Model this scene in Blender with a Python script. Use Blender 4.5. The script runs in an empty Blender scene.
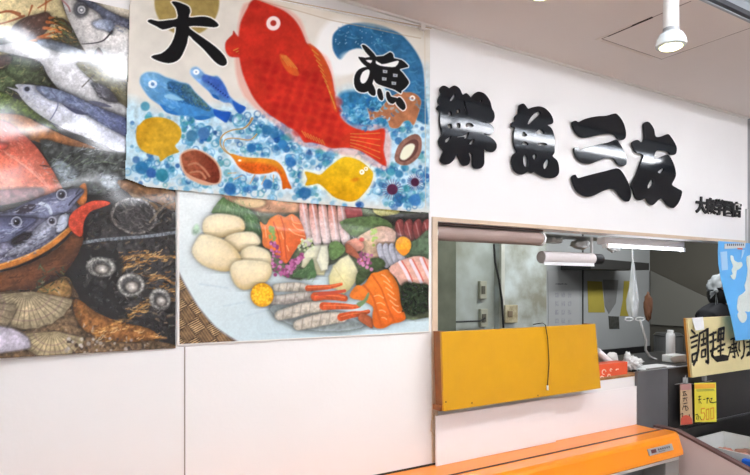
import bpy, bmesh, math, random
import numpy as np
from mathutils import Vector, Matrix, noise as mn
from mathutils.geometry import tessellate_polygon
random.seed(7); np.random.seed(7)
scene = bpy.context.scene
COL = scene.collection
# ------------------------------------------------------------------ camera model (metres)
F0 = 581.0; YAW = math.radians(31.5); S_, C_ = math.sin(YAW), math.cos(YAW)
CY, CZ, HZ = -2.05, 1.56, 285.0
def W(px, py, y=0.0):
    """point of the place on the plane Y=y that the photograph shows at px,py"""
    t = (px-375)/F0; d = (y-CY)/(C_-S_*t)
    return Vector((d*(S_+C_*t), y, CZ-(py-HZ)/F0*d))
def WZ(px, py, z):
    t = (px-375)/F0; d = (CZ-z)*F0/(py-HZ)
    return Vector((d*(S_+C_*t), CY+d*(C_-S_*t), z))
cam_d = bpy.data.cameras.new('camera'); cam = bpy.data.objects.new('camera', cam_d); COL.objects.link(cam)
cam.location = (0, CY, CZ); cam.rotation_euler = (math.pi/2, 0, -YAW)
cam_d.sensor_width = 36; cam_d.lens = F0/750*36; cam_d.shift_y = 47.5/750; cam_d.clip_start = .02
scene.camera = cam

# ------------------------------------------------------------------ colour and materials
def lin(c):
    c = np.asarray(c, float)/255.0
    return np.where(c <= .04045, c/12.92, ((c+.055)/1.055)**2.4)
MATS = {}
def mat(name, rgb, rough=.6, metal=0, noise=0, nscale=8, bump=0, bscale=30, coat=0, spec=.5, attr=None, emit=None, estr=0, trans=0, alpha=1, c2=None, detail=4):
    if name in MATS: return MATS[name]
    m = bpy.data.materials.new(name); m.use_nodes = True; nt = m.node_tree; N = nt.nodes; L = nt.links
    b = N['Principled BSDF']
    col = tuple(lin(rgb))+(1,)
    b.inputs['Base Color'].default_value = col
    b.inputs['Roughness'].default_value = rough; b.inputs['Metallic'].default_value = metal
    b.inputs['Coat Weight'].default_value = coat; b.inputs['Coat Roughness'].default_value = .05
    b.inputs['Specular IOR Level'].default_value = spec
    b.inputs['Transmission Weight'].default_value = trans; b.inputs['Alpha'].default_value = alpha
    tc = N.new('ShaderNodeTexCoord')
    if noise or c2 is not None:
        n = N.new('ShaderNodeTexNoise'); n.inputs['Scale'].default_value = nscale; n.inputs['Detail'].default_value = detail
        L.new(tc.outputs['Object'], n.inputs['Vector'])
        r = N.new('ShaderNodeValToRGB'); L.new(n.outputs['Fac'], r.inputs['Fac'])
        r.color_ramp.elements[0].position = .35; r.color_ramp.elements[1].position = .65
        r.color_ramp.elements[1].color = col
        r.color_ramp.elements[0].color = tuple(lin(c2))+(1,) if c2 is not None else tuple(v*(1-noise) for v in col[:3])+(1,)
        L.new(r.outputs['Color'], b.inputs['Base Color'])
    if attr:
        a = N.new('ShaderNodeAttribute'); a.attribute_name = attr; L.new(a.outputs['Color'], b.inputs['Base Color'])
    if bump:
        n2 = N.new('ShaderNodeTexNoise'); n2.inputs['Scale'].default_value = bscale; n2.inputs['Detail'].default_value = 3
        L.new(tc.outputs['Object'], n2.inputs['Vector'])
        bp = N.new('ShaderNodeBump'); bp.inputs['Strength'].default_value = 1; bp.inputs['Distance'].default_value = bump
        L.new(n2.outputs['Fac'], bp.inputs['Height']); L.new(bp.outputs['Normal'], b.inputs['Normal'])
    if emit is not None:
        b.inputs['Emission Color'].default_value = tuple(lin(emit))+(1,); b.inputs['Emission Strength'].default_value = estr
    MATS[name] = m; return m

# ------------------------------------------------------------------ object helpers
def tag(o, label=None, cat=None, group=None, kind=None):
    if label: o['label'] = label
    if cat: o['category'] = cat
    if group: o['group'] = group
    if kind: o['kind'] = kind
    return o
def empty(name, loc, label, cat, group=None, rz=0):
    o = bpy.data.objects.new(name, None); COL.objects.link(o); o.location = loc; o.rotation_euler = (0, 0, rz)
    o.empty_display_size = .05
    return tag(o, label, cat, group)
def link_mesh(name, me, m, parent=None, smooth=False):
    o = bpy.data.objects.new(name, me); COL.objects.link(o)
    if m is not None: me.materials.append(m)
    if smooth:
        for p in me.polygons: p.use_smooth = True
    if parent is not None:
        o.parent = parent; o.matrix_parent_inverse = root_matrix(parent).inverted()
    return o
def root_matrix(o):
    M = Matrix.Translation(o.location) @ o.rotation_euler.to_matrix().to_4x4()
    if o.parent is not None: M = root_matrix(o.parent) @ o.matrix_parent_inverse @ M
    return M
def rest(o, z):
    o.location.z = z
    return o
def recentre(o):
    """put a top-level mesh's origin at its own base"""
    me = o.data; vs = [v.co for v in me.vertices]
    c = Vector((sum(v.x for v in vs)/len(vs), sum(v.y for v in vs)/len(vs), min(v.z for v in vs)))
    me.transform(Matrix.Translation(-c)); o.location = c
    return o
class MB:
    def __init__(s): s.bm = bmesh.new()
    def box(s, a, b, bev=0):
        a, b = Vector(a), Vector(b)
        lo = Vector([min(a[i], b[i]) for i in range(3)]); hi = Vector([max(a[i], b[i]) for i in range(3)])
        r = bmesh.ops.create_cube(s.bm, size=1, matrix=Matrix.Translation((lo+hi)/2) @ Matrix.Diagonal(tuple(hi-lo)+(1,)))
        if bev:
            es = list({e for v in r['verts'] for e in v.link_edges})
            bmesh.ops.bevel(s.bm, geom=es, offset=bev, segments=2, affect='EDGES', profile=.5)
        return s
    def tube(s, pts, r, n=12, cap=True):
        pts = [Vector(p) for p in pts]; rings = []
        rs = r if isinstance(r, (list, tuple)) else [r]*len(pts)
        up = None
        for i, p in enumerate(pts):
            d = (pts[min(i+1, len(pts)-1)]-pts[max(i-1, 0)]).normalized()
            if up is None: up = Vector((0, 0, 1)) if abs(d.z) < .9 else Vector((1, 0, 0))
            a = d.cross(up).normalized(); b = a.cross(d).normalized(); up = b
            rings.append([s.bm.verts.new(p+rs[i]*(math.cos(q)*a+math.sin(q)*b)) for q in [2*math.pi*k/n for k in range(n)]])
        for i in range(len(rings)-1):
            for k in range(n): s.bm.faces.new((rings[i][k], rings[i][(k+1) % n], rings[i+1][(k+1) % n], rings[i+1][k]))
        if cap:
            s.bm.faces.new(rings[0][::-1]); s.bm.faces.new(rings[-1])
        return s
    def lathe(s, prof, c, n=24, axis='z'):
        c = Vector(c); rings = []
        for r, h in prof:
            ring = []
            for k in range(n):
                q = 2*math.pi*k/n; v = Vector((max(r, .0004)*math.cos(q), max(r, .0004)*math.sin(q), h))
                if axis == 'x': v = Vector((v.z, v.x, v.y))
                ring.append(s.bm.verts.new(c+v))
            rings.append(ring)
        for i in range(len(rings)-1):
            for k in range(n): s.bm.faces.new((rings[i][k], rings[i][(k+1) % n], rings[i+1][(k+1) % n], rings[i+1][k]))
        s.bm.faces.new(rings[0][::-1]); s.bm.faces.new(rings[-1])
        return s
    def ball(s, c, r, sub=3, sc=(1, 1, 1), crumple=0, fr=8, seed=0, rot=0):
        M = Matrix.Translation(c) @ Matrix.Rotation(rot, 4, 'Z') @ Matrix.Diagonal((r*sc[0], r*sc[1], r*sc[2], 1))
        rr = bmesh.ops.create_icosphere(s.bm, subdivisions=sub, radius=1)
        for v in rr['verts']:
            if crumple:
                q = v.co*fr*.25+Vector((seed, seed*2.3, 0)); v.co *= 1+crumple*(1.6*abs(mn.noise(q))+.8*mn.noise(q*2.7)-.4)
            v.co = M @ v.co
        return s
    def prism(s, pts, off):
        """pts: planar outline of Vectors, pushed by off"""
        off = Vector(off); a = [s.bm.verts.new(p) for p in pts]; b = [s.bm.verts.new(Vector(p)+off) for p in pts]
        n = len(pts)
        s.bm.faces.new(a); s.bm.faces.new(b[::-1])
        for i in range(n): s.bm.faces.new((a[i], b[i], b[(i+1) % n], a[(i+1) % n]))
        return s
    def build(s, name, m, parent=None, smooth=False, mods=None):
        bmesh.ops.recalc_face_normals(s.bm, faces=s.bm.faces)
        me = bpy.data.meshes.new(name); s.bm.to_mesh(me); s.bm.free()
        o = link_mesh(name, me, m, parent, smooth)
        if parent is None: recentre(o)
        return o
def structure(name, m, *boxes):
    mb = MB()
    for a, b in boxes: mb.box(a, b)
    return tag(mb.build(name, m), kind='structure')

def catmull(pts, k=4, closed=True):
    P = [np.array(p, float) for p in pts]; n = len(P); out = []
    for i in range(n if closed else n-1):
        if closed: p0, p1, p2, p3 = P[i-1], P[i], P[(i+1) % n], P[(i+2) % n]
        else: p0, p1, p2, p3 = P[max(i-1, 0)], P[i], P[i+1], P[min(i+2, n-1)]
        for j in range(k):
            t = j/k
            out.append(.5*((2*p1)+(-p0+p2)*t+(2*p0-5*p1+4*p2-p3)*t*t+(-p0+3*p1-3*p2+p3)*t**3))
    if not closed: out.append(P[-1])
    return out
def M(x0, y0, s, pts): return [(x0+x*s, y0+y*s) for x, y in pts]

def curve_plate(name, loops, y_front, thick, m, parent=None, k=3, bev=.0015):
    """solid plate whose outline (with holes) lies on the plane Y=y_front; loops are photo outlines"""
    cu = bpy.data.curves.new(name, 'CURVE'); cu.dimensions = '2D'; cu.fill_mode = 'BOTH'
    cu.extrude = thick/2-bev; cu.bevel_depth = bev; cu.bevel_resolution = 1
    for lp in loops:
        q = catmull(lp, k) if k > 1 else lp
        w = [W(p[0], p[1], y_front+thick*.4) for p in q]
        sp = cu.splines.new('POLY'); sp.points.add(len(w)-1); sp.use_cyclic_u = True
        for pt, v in zip(sp.points, w): pt.co = (v.x, v.z, 0, 1)
    return curve_to_mesh(cu, name, m, Matrix.Translation((0, y_front+thick/2, 0)) @ Matrix.Rotation(math.pi/2, 4, 'X'), parent)
def curve_to_mesh(cu, name, m, MT, parent=None):
    tmp = bpy.data.objects.new('tmp', cu); COL.objects.link(tmp)
    dg = bpy.context.evaluated_depsgraph_get(); dg.update()
    me = bpy.data.meshes.new_from_object(tmp.evaluated_get(dg)); bpy.data.objects.remove(tmp)
    me.materials.clear(); me.transform(MT)
    o = link_mesh(name, me, m, parent)
    if parent is None: recentre(o)
    return o
def text_mesh(name, txt, size, m, origin, ex=.0005, offset=0, parent=None, sx=1.0, shear=0, tilt=0, align='LEFT'):
    cu = bpy.data.curves.new(name, 'FONT'); cu.body = txt; cu.size = size; cu.extrude = ex; cu.offset = offset; cu.shear = shear
    cu.align_x = align; cu.resolution_u = 4
    MT = Matrix.Translation(origin) @ Matrix.Rotation(math.pi/2, 4, 'X') @ Matrix.Rotation(tilt, 4, 'Z') @ Matrix.Diagonal((sx, 1, 1, 1))
    return curve_to_mesh(cu, name, m, MT, parent)

# ------------------------------------------------------------------ painted sheets (flat artwork printed on banner and posters)
def vnoise(x, y, seed=0):
    xi = np.floor(x).astype(np.int64); yi = np.floor(y).astype(np.int64); fx = x-xi; fy = y-yi
    fx = fx*fx*(3-2*fx); fy = fy*fy*(3-2*fy)
    def h(a, b):
        v = (a*374761393+b*668265263+seed*974711) & 0xffffffff
        v = ((v ^ (v >> 13))*1274126177) & 0xffffffff
        return ((v ^ (v >> 16)) & 0xffff)/65535.0
    return (h(xi, yi)*(1-fx)+h(xi+1, yi)*fx)*(1-fy)+(h(xi, yi+1)*(1-fx)+h(xi+1, yi+1)*fx)*fy
def fbm(x, y, seed=0, o=3):
    r = 0; a = .5; t = 0
    for i in range(o): r = r+a*vnoise(x, y, seed+i); t += a; x, y, a = x*2.1, y*2.1, a*.5
    return r/t-.5
class Art:
    def __init__(s, X0, X1, Z0, Z1, step, base, yoff=-.007):
        s.rim = None; s.shd = None; s.nz_ = 1
        s.nx = int((X1-X0)/step)+1; s.nz = int((Z1-Z0)/step)+1
        X, Z = np.meshgrid(np.linspace(X0, X1, s.nx), np.linspace(Z0, Z1, s.nz)); s.X = X.ravel(); s.Z = Z.ravel()
        Fd = S_*s.X+C_*(yoff-CY); R = C_*s.X-S_*(yoff-CY)
        s.px = 375+F0*R/Fd; s.py = HZ-F0*(s.Z-CZ)/Fd
        s.c = np.tile(np.array(base, float), (len(s.X), 1)); s.seed = 0
    def _sel(s, x0, y0, x1, y1, pad):
        return np.nonzero((s.px > x0-pad-(9 if s.rim else 0)) & (s.px < x1+pad+(9 if s.rim else 0)) & (s.py > y0-pad) & (s.py < y1+pad))[0]
    def _put(s, i, d, c, soft, a, tex, ts, c2=None, g=None, rad=None, stretch=1, ang=0):
        al = np.clip(.5-d/(2*soft), 0, 1)*a
        if not len(i): return
        big = s.rim and len(d) and -d.min() > 4 and a > .6
        if big and s.shd: s.c[i] *= (1-s.shd*a*np.exp(-np.clip(d, 0, 9)/2.2)*(d > -1))[:, None]
        c = np.array(c, float)
        if c2 is not None:
            if g is not None:
                (ax, ay), (bx, by) = g; dx, dy = bx-ax, by-ay
                t = np.clip(((s.px[i]-ax)*dx+(s.py[i]-ay)*dy)/(dx*dx+dy*dy), 0, 1)
            else: t = np.clip(rad, 0, 1)
            cc = c*(1-t)[:, None]+np.array(c2, float)*t[:, None]
        else: cc = np.tile(c, (len(i), 1))
        if tex:
            s.seed += 1; ca, sa = math.cos(ang), math.sin(ang)
            u = (s.px[i]*ca+s.py[i]*sa)/ts/stretch; v = (-s.px[i]*sa+s.py[i]*ca)/ts
            cc = cc*(1+2*tex*fbm(u, v, s.seed))[:, None]
        if big:
            m = -d.min(); k = np.clip(-d/m, 0, 1); cc = cc*(1+s.rim*.6*(k-.35)-s.rim*.45*np.exp(d/(m*.3+.6)))[:, None]
            cc = cc*(1+s.nz_*(.35*fbm(s.px[i]/2.2, s.py[i]/2.2, s.seed+77)+.3*fbm(s.px[i]/7, s.py[i]/7, s.seed+99)))[:, None]
        s.c[i] = s.c[i]*(1-al[:, None])+cc*al[:, None]
    def poly(s, pts, c, soft=.6, a=1, tex=0, ts=4, smooth=3, c2=None, g=None, grow=0, stretch=1, ang=0, holes=()):
        q = catmull(pts, smooth) if smooth > 1 else [np.array(p, float) for p in pts]
        Q = np.array(q); i = s._sel(Q[:, 0].min(), Q[:, 1].min(), Q[:, 0].max(), Q[:, 1].max(), soft+grow+1)
        d = s._sdf(i, Q)-grow
        for h in holes: d = np.maximum(d, -s._sdf(i, np.array(catmull(h, 2))))
        s._put(i, d, c, soft, a, tex, ts, c2, g, None, stretch, ang); return s
    def _sdf(s, i, Q):
        x, y = s.px[i], s.py[i]; d = np.full(len(i), 1e9); ins = np.zeros(len(i), bool); n = len(Q)
        for k in range(n):
            ax, ay = Q[k]; bx, by = Q[(k+1) % n]; ex, ey = bx-ax, by-ay; L = ex*ex+ey*ey+1e-9
            t = np.clip(((x-ax)*ex+(y-ay)*ey)/L, 0, 1); d = np.minimum(d, (x-ax-t*ex)**2+(y-ay-t*ey)**2)
            if ay != by: ins ^= ((ay > y) != (by > y)) & (x < ex*(y-ay)/ey+ax)
        d = np.sqrt(d); return np.where(ins, -d, d)
    def ell(s, cx, cy, rx, ry=None, c=(0, 0, 0), ang=0, soft=.6, a=1, tex=0, ts=3, c2=None, ring=None):
        ry = ry or rx; i = s._sel(cx-max(rx, ry), cy-max(rx, ry), cx+max(rx, ry), cy+max(rx, ry), soft+1)
        ca, sa = math.cos(ang), math.sin(ang); x = s.px[i]-cx; y = s.py[i]-cy
        r = np.sqrt(((x*ca+y*sa)/rx)**2+((-x*sa+y*ca)/ry)**2); d = (r-1)*min(rx, ry)
        if ring: d = np.abs(d)-ring
        s._put(i, d, c, soft, a, tex, ts, c2, None, r); return s
    def line(s, pts, w, c, soft=.5, a=1, smooth=3, tex=0, ts=2):
        q = catmull(pts, smooth, False) if smooth > 1 else [np.array(p, float) for p in pts]
        Q = np.array(q); n = len(Q)
        ws = np.interp(np.linspace(0, 1, n), np.linspace(0, 1, len(w)), w) if isinstance(w, (list, tuple)) else np.full(n, w)
        i = s._sel(Q[:, 0].min(), Q[:, 1].min(), Q[:, 0].max(), Q[:, 1].max(), soft+ws.max()+1); x, y = s.px[i], s.py[i]
        d = np.full(len(i), 1e9)
        for k in range(n-1):
            ax, ay = Q[k]; ex, ey = Q[k+1]-Q[k]; L = ex*ex+ey*ey+1e-9
            t = np.clip(((x-ax)*ex+(y-ay)*ey)/L, 0, 1)
            d = np.minimum(d, np.sqrt((x-ax-t*ex)**2+(y-ay-t*ey)**2)-(ws[k]*(1-t)+ws[k+1]*t)/2)
        s._put(i, d, c, soft, a, tex, ts); return s
    def strokes(s, pts, n, cols, L=(2, 5), w=(.5, 1.2), ang=0, spread=.6, a=.7):
        """n short marks inside an outline"""
        Q = np.array(catmull(pts, 2)); x0, y0 = Q.min(0); x1, y1 = Q.max(0); k = 0; t = 0
        rg = random.Random(int(x0*7+y0*13+n))
        def inside(x, y):
            c = False
            for i in range(len(Q)):
                ax, ay = Q[i-1]; bx, by = Q[i]
                if (ay > y) != (by > y) and x < (bx-ax)*(y-ay)/(by-ay)+ax: c = not c
            return c
        while k < n and t < n*8:
            t += 1; x = rg.uniform(x0, x1); y = rg.uniform(y0, y1)
            if x < -6 or not inside(x, y): continue
            k += 1; q = ang+rg.uniform(-spread, spread); l = rg.uniform(*L)/2; dx, dy = l*math.cos(q), l*math.sin(q)
            s.line([(x-dx, y-dy), (x+dx*.2-dy*.3, y+dy*.2+dx*.3), (x+dx, y+dy)], [rg.uniform(*w), rg.uniform(*w)*.6], rg.choice(cols), a=a, smooth=1)
        return s
    def weave(s, x0, y0, x1, y1):
        i = s._sel(x0, y0, x1, y1, 0); x, y = s.px[i], s.py[i]
        u = (x*.8+y*.9)/17; v = (x*.9-y*.75)/15; par = (np.floor(u)+np.floor(v)) % 2
        st1 = .5+.5*np.sin((x*.75-y*.5)*2.6); st2 = .5+.5*np.sin((x*.5+y*.95)*2.9)
        a_ = np.array((150, 118, 80.)); b_ = np.array((48, 34, 26.)); f = np.where(par > 0, (st2 > .5)*.95, .12+.3*(st1 > .6))
        edge = np.minimum(np.abs(u-np.round(u)), np.abs(v-np.round(v))); f = np.clip(f+.5*np.exp(-edge/.05), 0, 1)
        c = a_*(1-f[:, None])+b_*f[:, None]+par[:, None]*(1-f[:, None])*np.array((40, 38, 30)); s.c[i] = c*(1+.5*fbm(x/3, y/3, 5))[:, None]; return s
    def mottle(s, amp, ts, seed=50, tint=(1, 1, 1)):
        f = fbm(s.px/ts, s.py/ts, seed); s.c *= 1+2*amp*f[:, None]*np.array(tint); return s
    def build(s, name, m, fy, parent=None, thick=.0012):
        Y = fy(s.X, s.Z); n = len(s.X); nx, nz = s.nx, s.nz
        me = bpy.data.meshes.new(name); me.vertices.add(n)
        me.vertices.foreach_set('co', np.column_stack([s.X, Y, s.Z]).astype(np.float32).ravel())
        a = (np.arange(nz-1)[:, None]*nx+np.arange(nx-1)[None, :]).ravel()
        F = np.column_stack([a, a+1, a+nx+1, a+nx]).astype(np.int32)
        me.loops.add(F.size); me.loops.foreach_set('vertex_index', F.ravel())
        me.polygons.add(len(F)); me.polygons.foreach_set('loop_start', np.arange(0, F.size, 4, dtype=np.int32))
        me.update(calc_edges=True)
        me.polygons.foreach_set('use_smooth', np.ones(len(F), bool))
        at = me.color_attributes.new('print', 'FLOAT_COLOR', 'POINT')
        cc = np.column_stack([lin(np.clip(s.c, 0, 255)), np.ones(n)]).astype(np.float32)
        at.data.foreach_set('color', cc.ravel())
        o = link_mesh(name, me, m, parent)
        md = o.modifiers.new('thickness', 'SOLIDIFY'); md.thickness = thick; md.offset = -1
        return o
# ================================================================== ARTWORK 1: the big fish market poster at left
def fish_poster():
    A = Art(-.40, .455, 1.345, 2.462, .0019, (50, 43, 38))
    A.mottle(.5, 6, 3); A.rim, A.shd, A.nz_ = .34, .4, .7
    # pale cloth and table at top
    A.poly([(-200, -60), (75, -60), (62, 2), (80, 30), (88, 52), (40, 60), (10, 78), (-200, 110)], (222, 205, 160), tex=.12, ts=9)
    A.poly([(66, -60), (140, -60), (140, 26), (98, 8), (84, -2)], (210, 202, 186))
    # lobster
    for p in ([(-30, 30), (0, 24), (14, 20), (24, 16)], [(-20, 20), (6, 11), (20, 14)], [(0, 13), (10, 12), (22, 17)], [(28, 17), (31, 9), (32, 6)], [(45, 12), (46, 0), (44, -20)], [(38, 8), (60, -6)]):
        A.line(p, [1.2, 2.4], (150, 84, 50), a=.85)
    A.poly([(-30, 44), (3, 38), (13, 26), (24, 18), (38, 14), (47, 12), (52, 18), (50, 26), (44, 34), (36, 42), (20, 45), (0, 48), (-30, 60)], (88, 64, 54), tex=.3, ts=4, c2=(120, 116, 114), g=((30, 22), (12, 46)))
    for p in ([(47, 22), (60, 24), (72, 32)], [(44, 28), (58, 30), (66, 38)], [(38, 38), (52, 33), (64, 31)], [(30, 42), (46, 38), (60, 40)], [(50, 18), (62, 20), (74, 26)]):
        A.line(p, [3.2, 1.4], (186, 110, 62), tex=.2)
    A.poly([(50, 20), (62, 18), (72, 26), (80, 38), (88, 53), (76, 52), (58, 42), (48, 40), (62, 34), (60, 26)], (62, 66, 40), tex=.5, ts=2.5, a=.75, c2=(40, 42, 34), g=((55, 25), (85, 50)))
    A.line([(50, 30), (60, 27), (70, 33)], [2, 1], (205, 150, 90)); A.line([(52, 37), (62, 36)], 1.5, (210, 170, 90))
    # seaweed and leaves under the lobster
    A.poly([(-40, 80), (0, 62), (14, 52), (30, 56), (40, 62), (55, 78), (62, 92), (30, 90), (0, 100), (-40, 110)], (84, 96, 70), tex=.45, ts=3, c2=(58, 60, 52), g=((10, 60), (55, 88)))
    A.poly([(-30, 58), (4, 55), (12, 58), (4, 68), (-30, 74)], (96, 82, 76), tex=.3)
    A.poly([(-40, 92), (0, 92), (10, 96), (30, 104), (46, 118), (60, 132), (40, 128), (10, 116), (-40, 112)], (88, 104, 52), tex=.4, ts=2.5)
    A.strokes([(-6, 66), (14, 54), (32, 58), (52, 76), (60, 90), (30, 90), (-6, 98)], 130, [(104, 122, 84), (60, 74, 52), (128, 140, 104), (40, 46, 36), (170, 160, 120)], L=(2, 6), ang=-.5, spread=1)
    A.strokes([(-6, 94), (12, 98), (34, 108), (50, 124), (20, 114), (-6, 108)], 60, [(120, 142, 74), (64, 82, 40), (150, 160, 90)], L=(2, 4), spread=1.2)
    A.strokes([(50, 20), (66, 20), (84, 48), (74, 50), (56, 42)], 70, [(40, 52, 30), (96, 110, 60), (190, 140, 80), (30, 32, 26)], L=(2, 7), ang=.35, spread=.5)
    A.strokes([(6, 40), (24, 20), (46, 15), (46, 30), (30, 40)], 50, [(130, 100, 84), (60, 42, 36), (150, 140, 134)], L=(1, 4), ang=-.6, spread=.5, a=.5)
    # fish in the middle (pale belly, olive back)
    A.poly([(-10, 48), (20, 42), (45, 43), (68, 46), (90, 56), (108, 66), (132, 78), (140, 125), (110, 112), (85, 104), (62, 92), (48, 76), (40, 62), (20, 56)], (204, 204, 206), tex=.07, ts=7)
    A.poly([(38, 40), (52, 40), (72, 46), (90, 54), (86, 58), (60, 52), (42, 46)], (92, 98, 108), tex=.25, ts=3)
    A.poly([(76, 64), (90, 61), (100, 58), (114, 64), (140, 82), (140, 112), (122, 104), (108, 94), (94, 82)], (134, 130, 100), tex=.15, ts=4, c2=(96, 94, 92), g=((95, 85), (118, 62)))
    A.poly([(91, 83), (100, 84), (110, 90), (118, 101), (110, 102), (100, 98), (96, 92)], (82, 82, 88), tex=.2)
    A.line([(82, 87), (88, 81), (94, 75)], [1, 1.8], (84, 80, 74))
    A.poly([(97, 47), (101, 50), (108, 61), (104, 64), (96, 62)], (118, 88, 80), tex=.2)
    A.strokes([(80, 66), (100, 62), (128, 80), (128, 100), (100, 84)], 80, [(150, 142, 104), (92, 92, 80), (176, 160, 100)], L=(1, 4), ang=.5, spread=.3, a=.5)
    A.strokes([(46, 50), (90, 64), (110, 110), (70, 94)], 60, [(226, 226, 228), (176, 178, 186)], L=(2, 6), ang=.6, spread=.3, a=.4)
    # fish at top with the round eye
    A.poly([(56, -20), (62, 0), (67, 16), (75, 33), (84, 50), (92, 58), (96, 50), (100, 48), (110, 62), (140, 78), (140, 24), (120, 17), (96, 6), (80, -6), (72, -30)], (206, 203, 200), tex=.06, ts=8)
    A.poly([(70, -30), (80, -10), (96, 3), (116, 14), (140, 25), (140, 33), (116, 24), (112, 34), (108, 30), (100, 14), (84, 4), (74, -4)], (98, 104, 120), tex=.3, ts=3)
    A.poly([(92, 22), (104, 18), (114, 22), (112, 32), (104, 30), (96, 28)], (142, 152, 174), tex=.25, ts=2.5, a=.8, soft=1.6)
    A.line([(82, 44), (94, 43), (104, 40), (112, 31)], [.8, 1.8], (66, 62, 64)); A.line([(62, 0), (68, 6), (70, 11)], 1.6, (150, 108, 108))
    for k in range(24): A.ell(114+random.random()*14, 22+random.random()*10, .8, c=(120, 124, 138), a=.7)
    A.ell(81, 9, 7, 8, (100, 102, 110), a=.9, soft=1.6); A.ell(81.5, 9.5, 4.2, c=(196, 198, 200)); A.ell(81.5, 9.8, 2.6, c=(110, 112, 118)); A.ell(81.5, 9.8, 1.2, c=(225, 225, 225))
    # bonito
    A.poly([(7, 87), (17, 92), (22, 99), (32, 109), (46, 119), (66, 130), (90, 139), (112, 150), (140, 164), (140, 124), (112, 113), (88, 103), (66, 93), (50, 88), (34, 85), (20, 84), (15, 85), (18, 89)], (190, 194, 208), tex=.1, ts=5, c2=(206, 208, 214), g=((80, 108), (68, 128)))
    A.poly([(36, 86), (60, 90), (85, 101), (108, 111), (140, 125), (140, 142), (112, 130), (88, 116), (64, 104), (46, 98)], (124, 134, 158), tex=.3, ts=3, c2=(84, 92, 124), g=((60, 95), (125, 120)))
    A.ell(27, 89, 4.4, 3.6, (160, 165, 180)); A.ell(27, 89, 2.8, 2.4, (54, 56, 66))
    A.line([(51, 91), (56, 97), (58, 105), (54, 114), (50, 120)], 1.1, (104, 108, 132)); A.poly([(62, 104), (72, 108), (90, 114), (76, 114)], (64, 68, 92))
    A.poly([(88, 101), (100, 102), (112, 107), (98, 106)], (92, 94, 110))
    A.strokes([(60, 92), (90, 103), (126, 124), (126, 136), (90, 118)], 90, [(146, 156, 184), (66, 74, 106), (100, 110, 142)], L=(2, 6), ang=.48, spread=.2, a=.6)
    A.strokes([(60, 112), (90, 122), (126, 142), (126, 156), (90, 138)], 50, [(214, 218, 226), (170, 176, 196)], L=(2, 7), ang=.45, spread=.2, a=.5)
    A.strokes([(20, 88), (48, 94), (50, 114), (32, 106)], 40, [(214, 216, 222), (150, 156, 180)], L=(1, 3), spread=1, a=.5)
    # wooden edge and red snapper
    A.poly([(-60, 112), (0, 113), (24, 116), (44, 126), (70, 138), (96, 148), (80, 152), (50, 146), (20, 138), (-60, 130)], (158, 108, 68), tex=.2, ts=4)
    A.poly([(40, 140), (70, 146), (100, 150), (140, 160), (140, 210), (90, 205), (64, 196), (52, 170)], (82, 86, 84), tex=.55, ts=4)
    A.poly([(50, 165), (62, 160), (78, 172), (74, 182), (60, 182)], (150, 160, 168), tex=.4, ts=3, a=.8, soft=2.5)
    A.poly([(98, 176), (112, 174), (126, 182), (118, 190), (104, 188)], (150, 160, 168), tex=.4, ts=3, a=.8, soft=2.5)
    for k in range(7): A.line([(48+k*9, 170-k*1.5), (62+k*9, 152+k*2)], .7, (140, 156, 130), a=.6)
    A.poly([(-60, 118), (0, 120), (20, 132), (34, 144), (46, 160), (58, 180), (62, 194), (30, 200), (-60, 206)], (206, 104, 84), tex=.16, ts=6, c2=(226, 142, 116), g=((20, 140), (10, 195)))
    A.poly([(-20, 140), (2, 142), (8, 146), (-4, 152), (-30, 154)], (190, 84, 68), tex=.1)
    for k in range(9): A.line([(0+k*5, 150+k*3), (18+k*4, 158+k*4)], .9, (236, 168, 150), a=.6)
    A.strokes([(-6, 124), (20, 134), (40, 152), (58, 188), (30, 196), (-6, 196)], 170, [(226, 140, 120), (180, 70, 58), (236, 176, 156), (206, 96, 74)], L=(1, 4), ang=.6, spread=.5, a=.5)
    A.strokes([(40, 142), (128, 160), (128, 196), (64, 192)], 150, [(120, 128, 124), (44, 48, 46), (86, 98, 76), (160, 166, 168), (30, 32, 32)], L=(2, 8), ang=-.4, spread=.6, a=.6)
    # reef / shellfish heap
    A.poly([(60, 196), (100, 196), (182, 190), (182, 352), (60, 345), (70, 260)], (52, 50, 50), tex=.6, ts=4)
    A.poly([(118, 180), (150, 184), (182, 196), (182, 214), (150, 200), (126, 192)], (124, 92, 62), tex=.25, ts=4)
    A.poly([(128, 192), (144, 198), (158, 206), (154, 210), (138, 202)], (128, 104, 78), tex=.2)
    R_ = [(92, 206), (120, 200), (176, 196), (176, 340), (130, 320), (96, 290), (84, 240)]
    A.strokes(R_, 260, [(96, 92, 84), (24, 23, 24), (70, 74, 66), (120, 112, 98), (84, 70, 52), (38, 36, 36)], L=(1.5, 7), w=(.6, 2), ang=-.3, spread=1.4, a=.65)
    A.ell(135, 216, 22, 17, (62, 60, 60), ang=.2, tex=.5, ts=2); A.ell(134, 216, 22, 17, (116, 112, 108), ang=.2, ring=1.2, tex=.8, ts=2, a=.8); A.strokes([(114, 216), (126, 202), (146, 202), (156, 216), (146, 230), (124, 230)], 70, [(112, 110, 108), (80, 78, 78), (34, 33, 34), (136, 132, 126)], L=(3, 8), w=(.6, 1.3), ang=.3, spread=.9, a=.7)
    for k in range(70):
        x, y = 88+random.random()*86, 198+random.random()*140; A.line([(x, y), (x+random.uniform(-5, 5), y+random.uniform(-3, 3))], random.uniform(.8, 2), random.choice([(112, 108, 100), (88, 92, 92), (26, 25, 26), (128, 112, 92)]), a=.7)
    A.poly([(80, 186), (86, 184), (87, 200), (82, 206), (76, 200)], (196, 120, 60))
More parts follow.
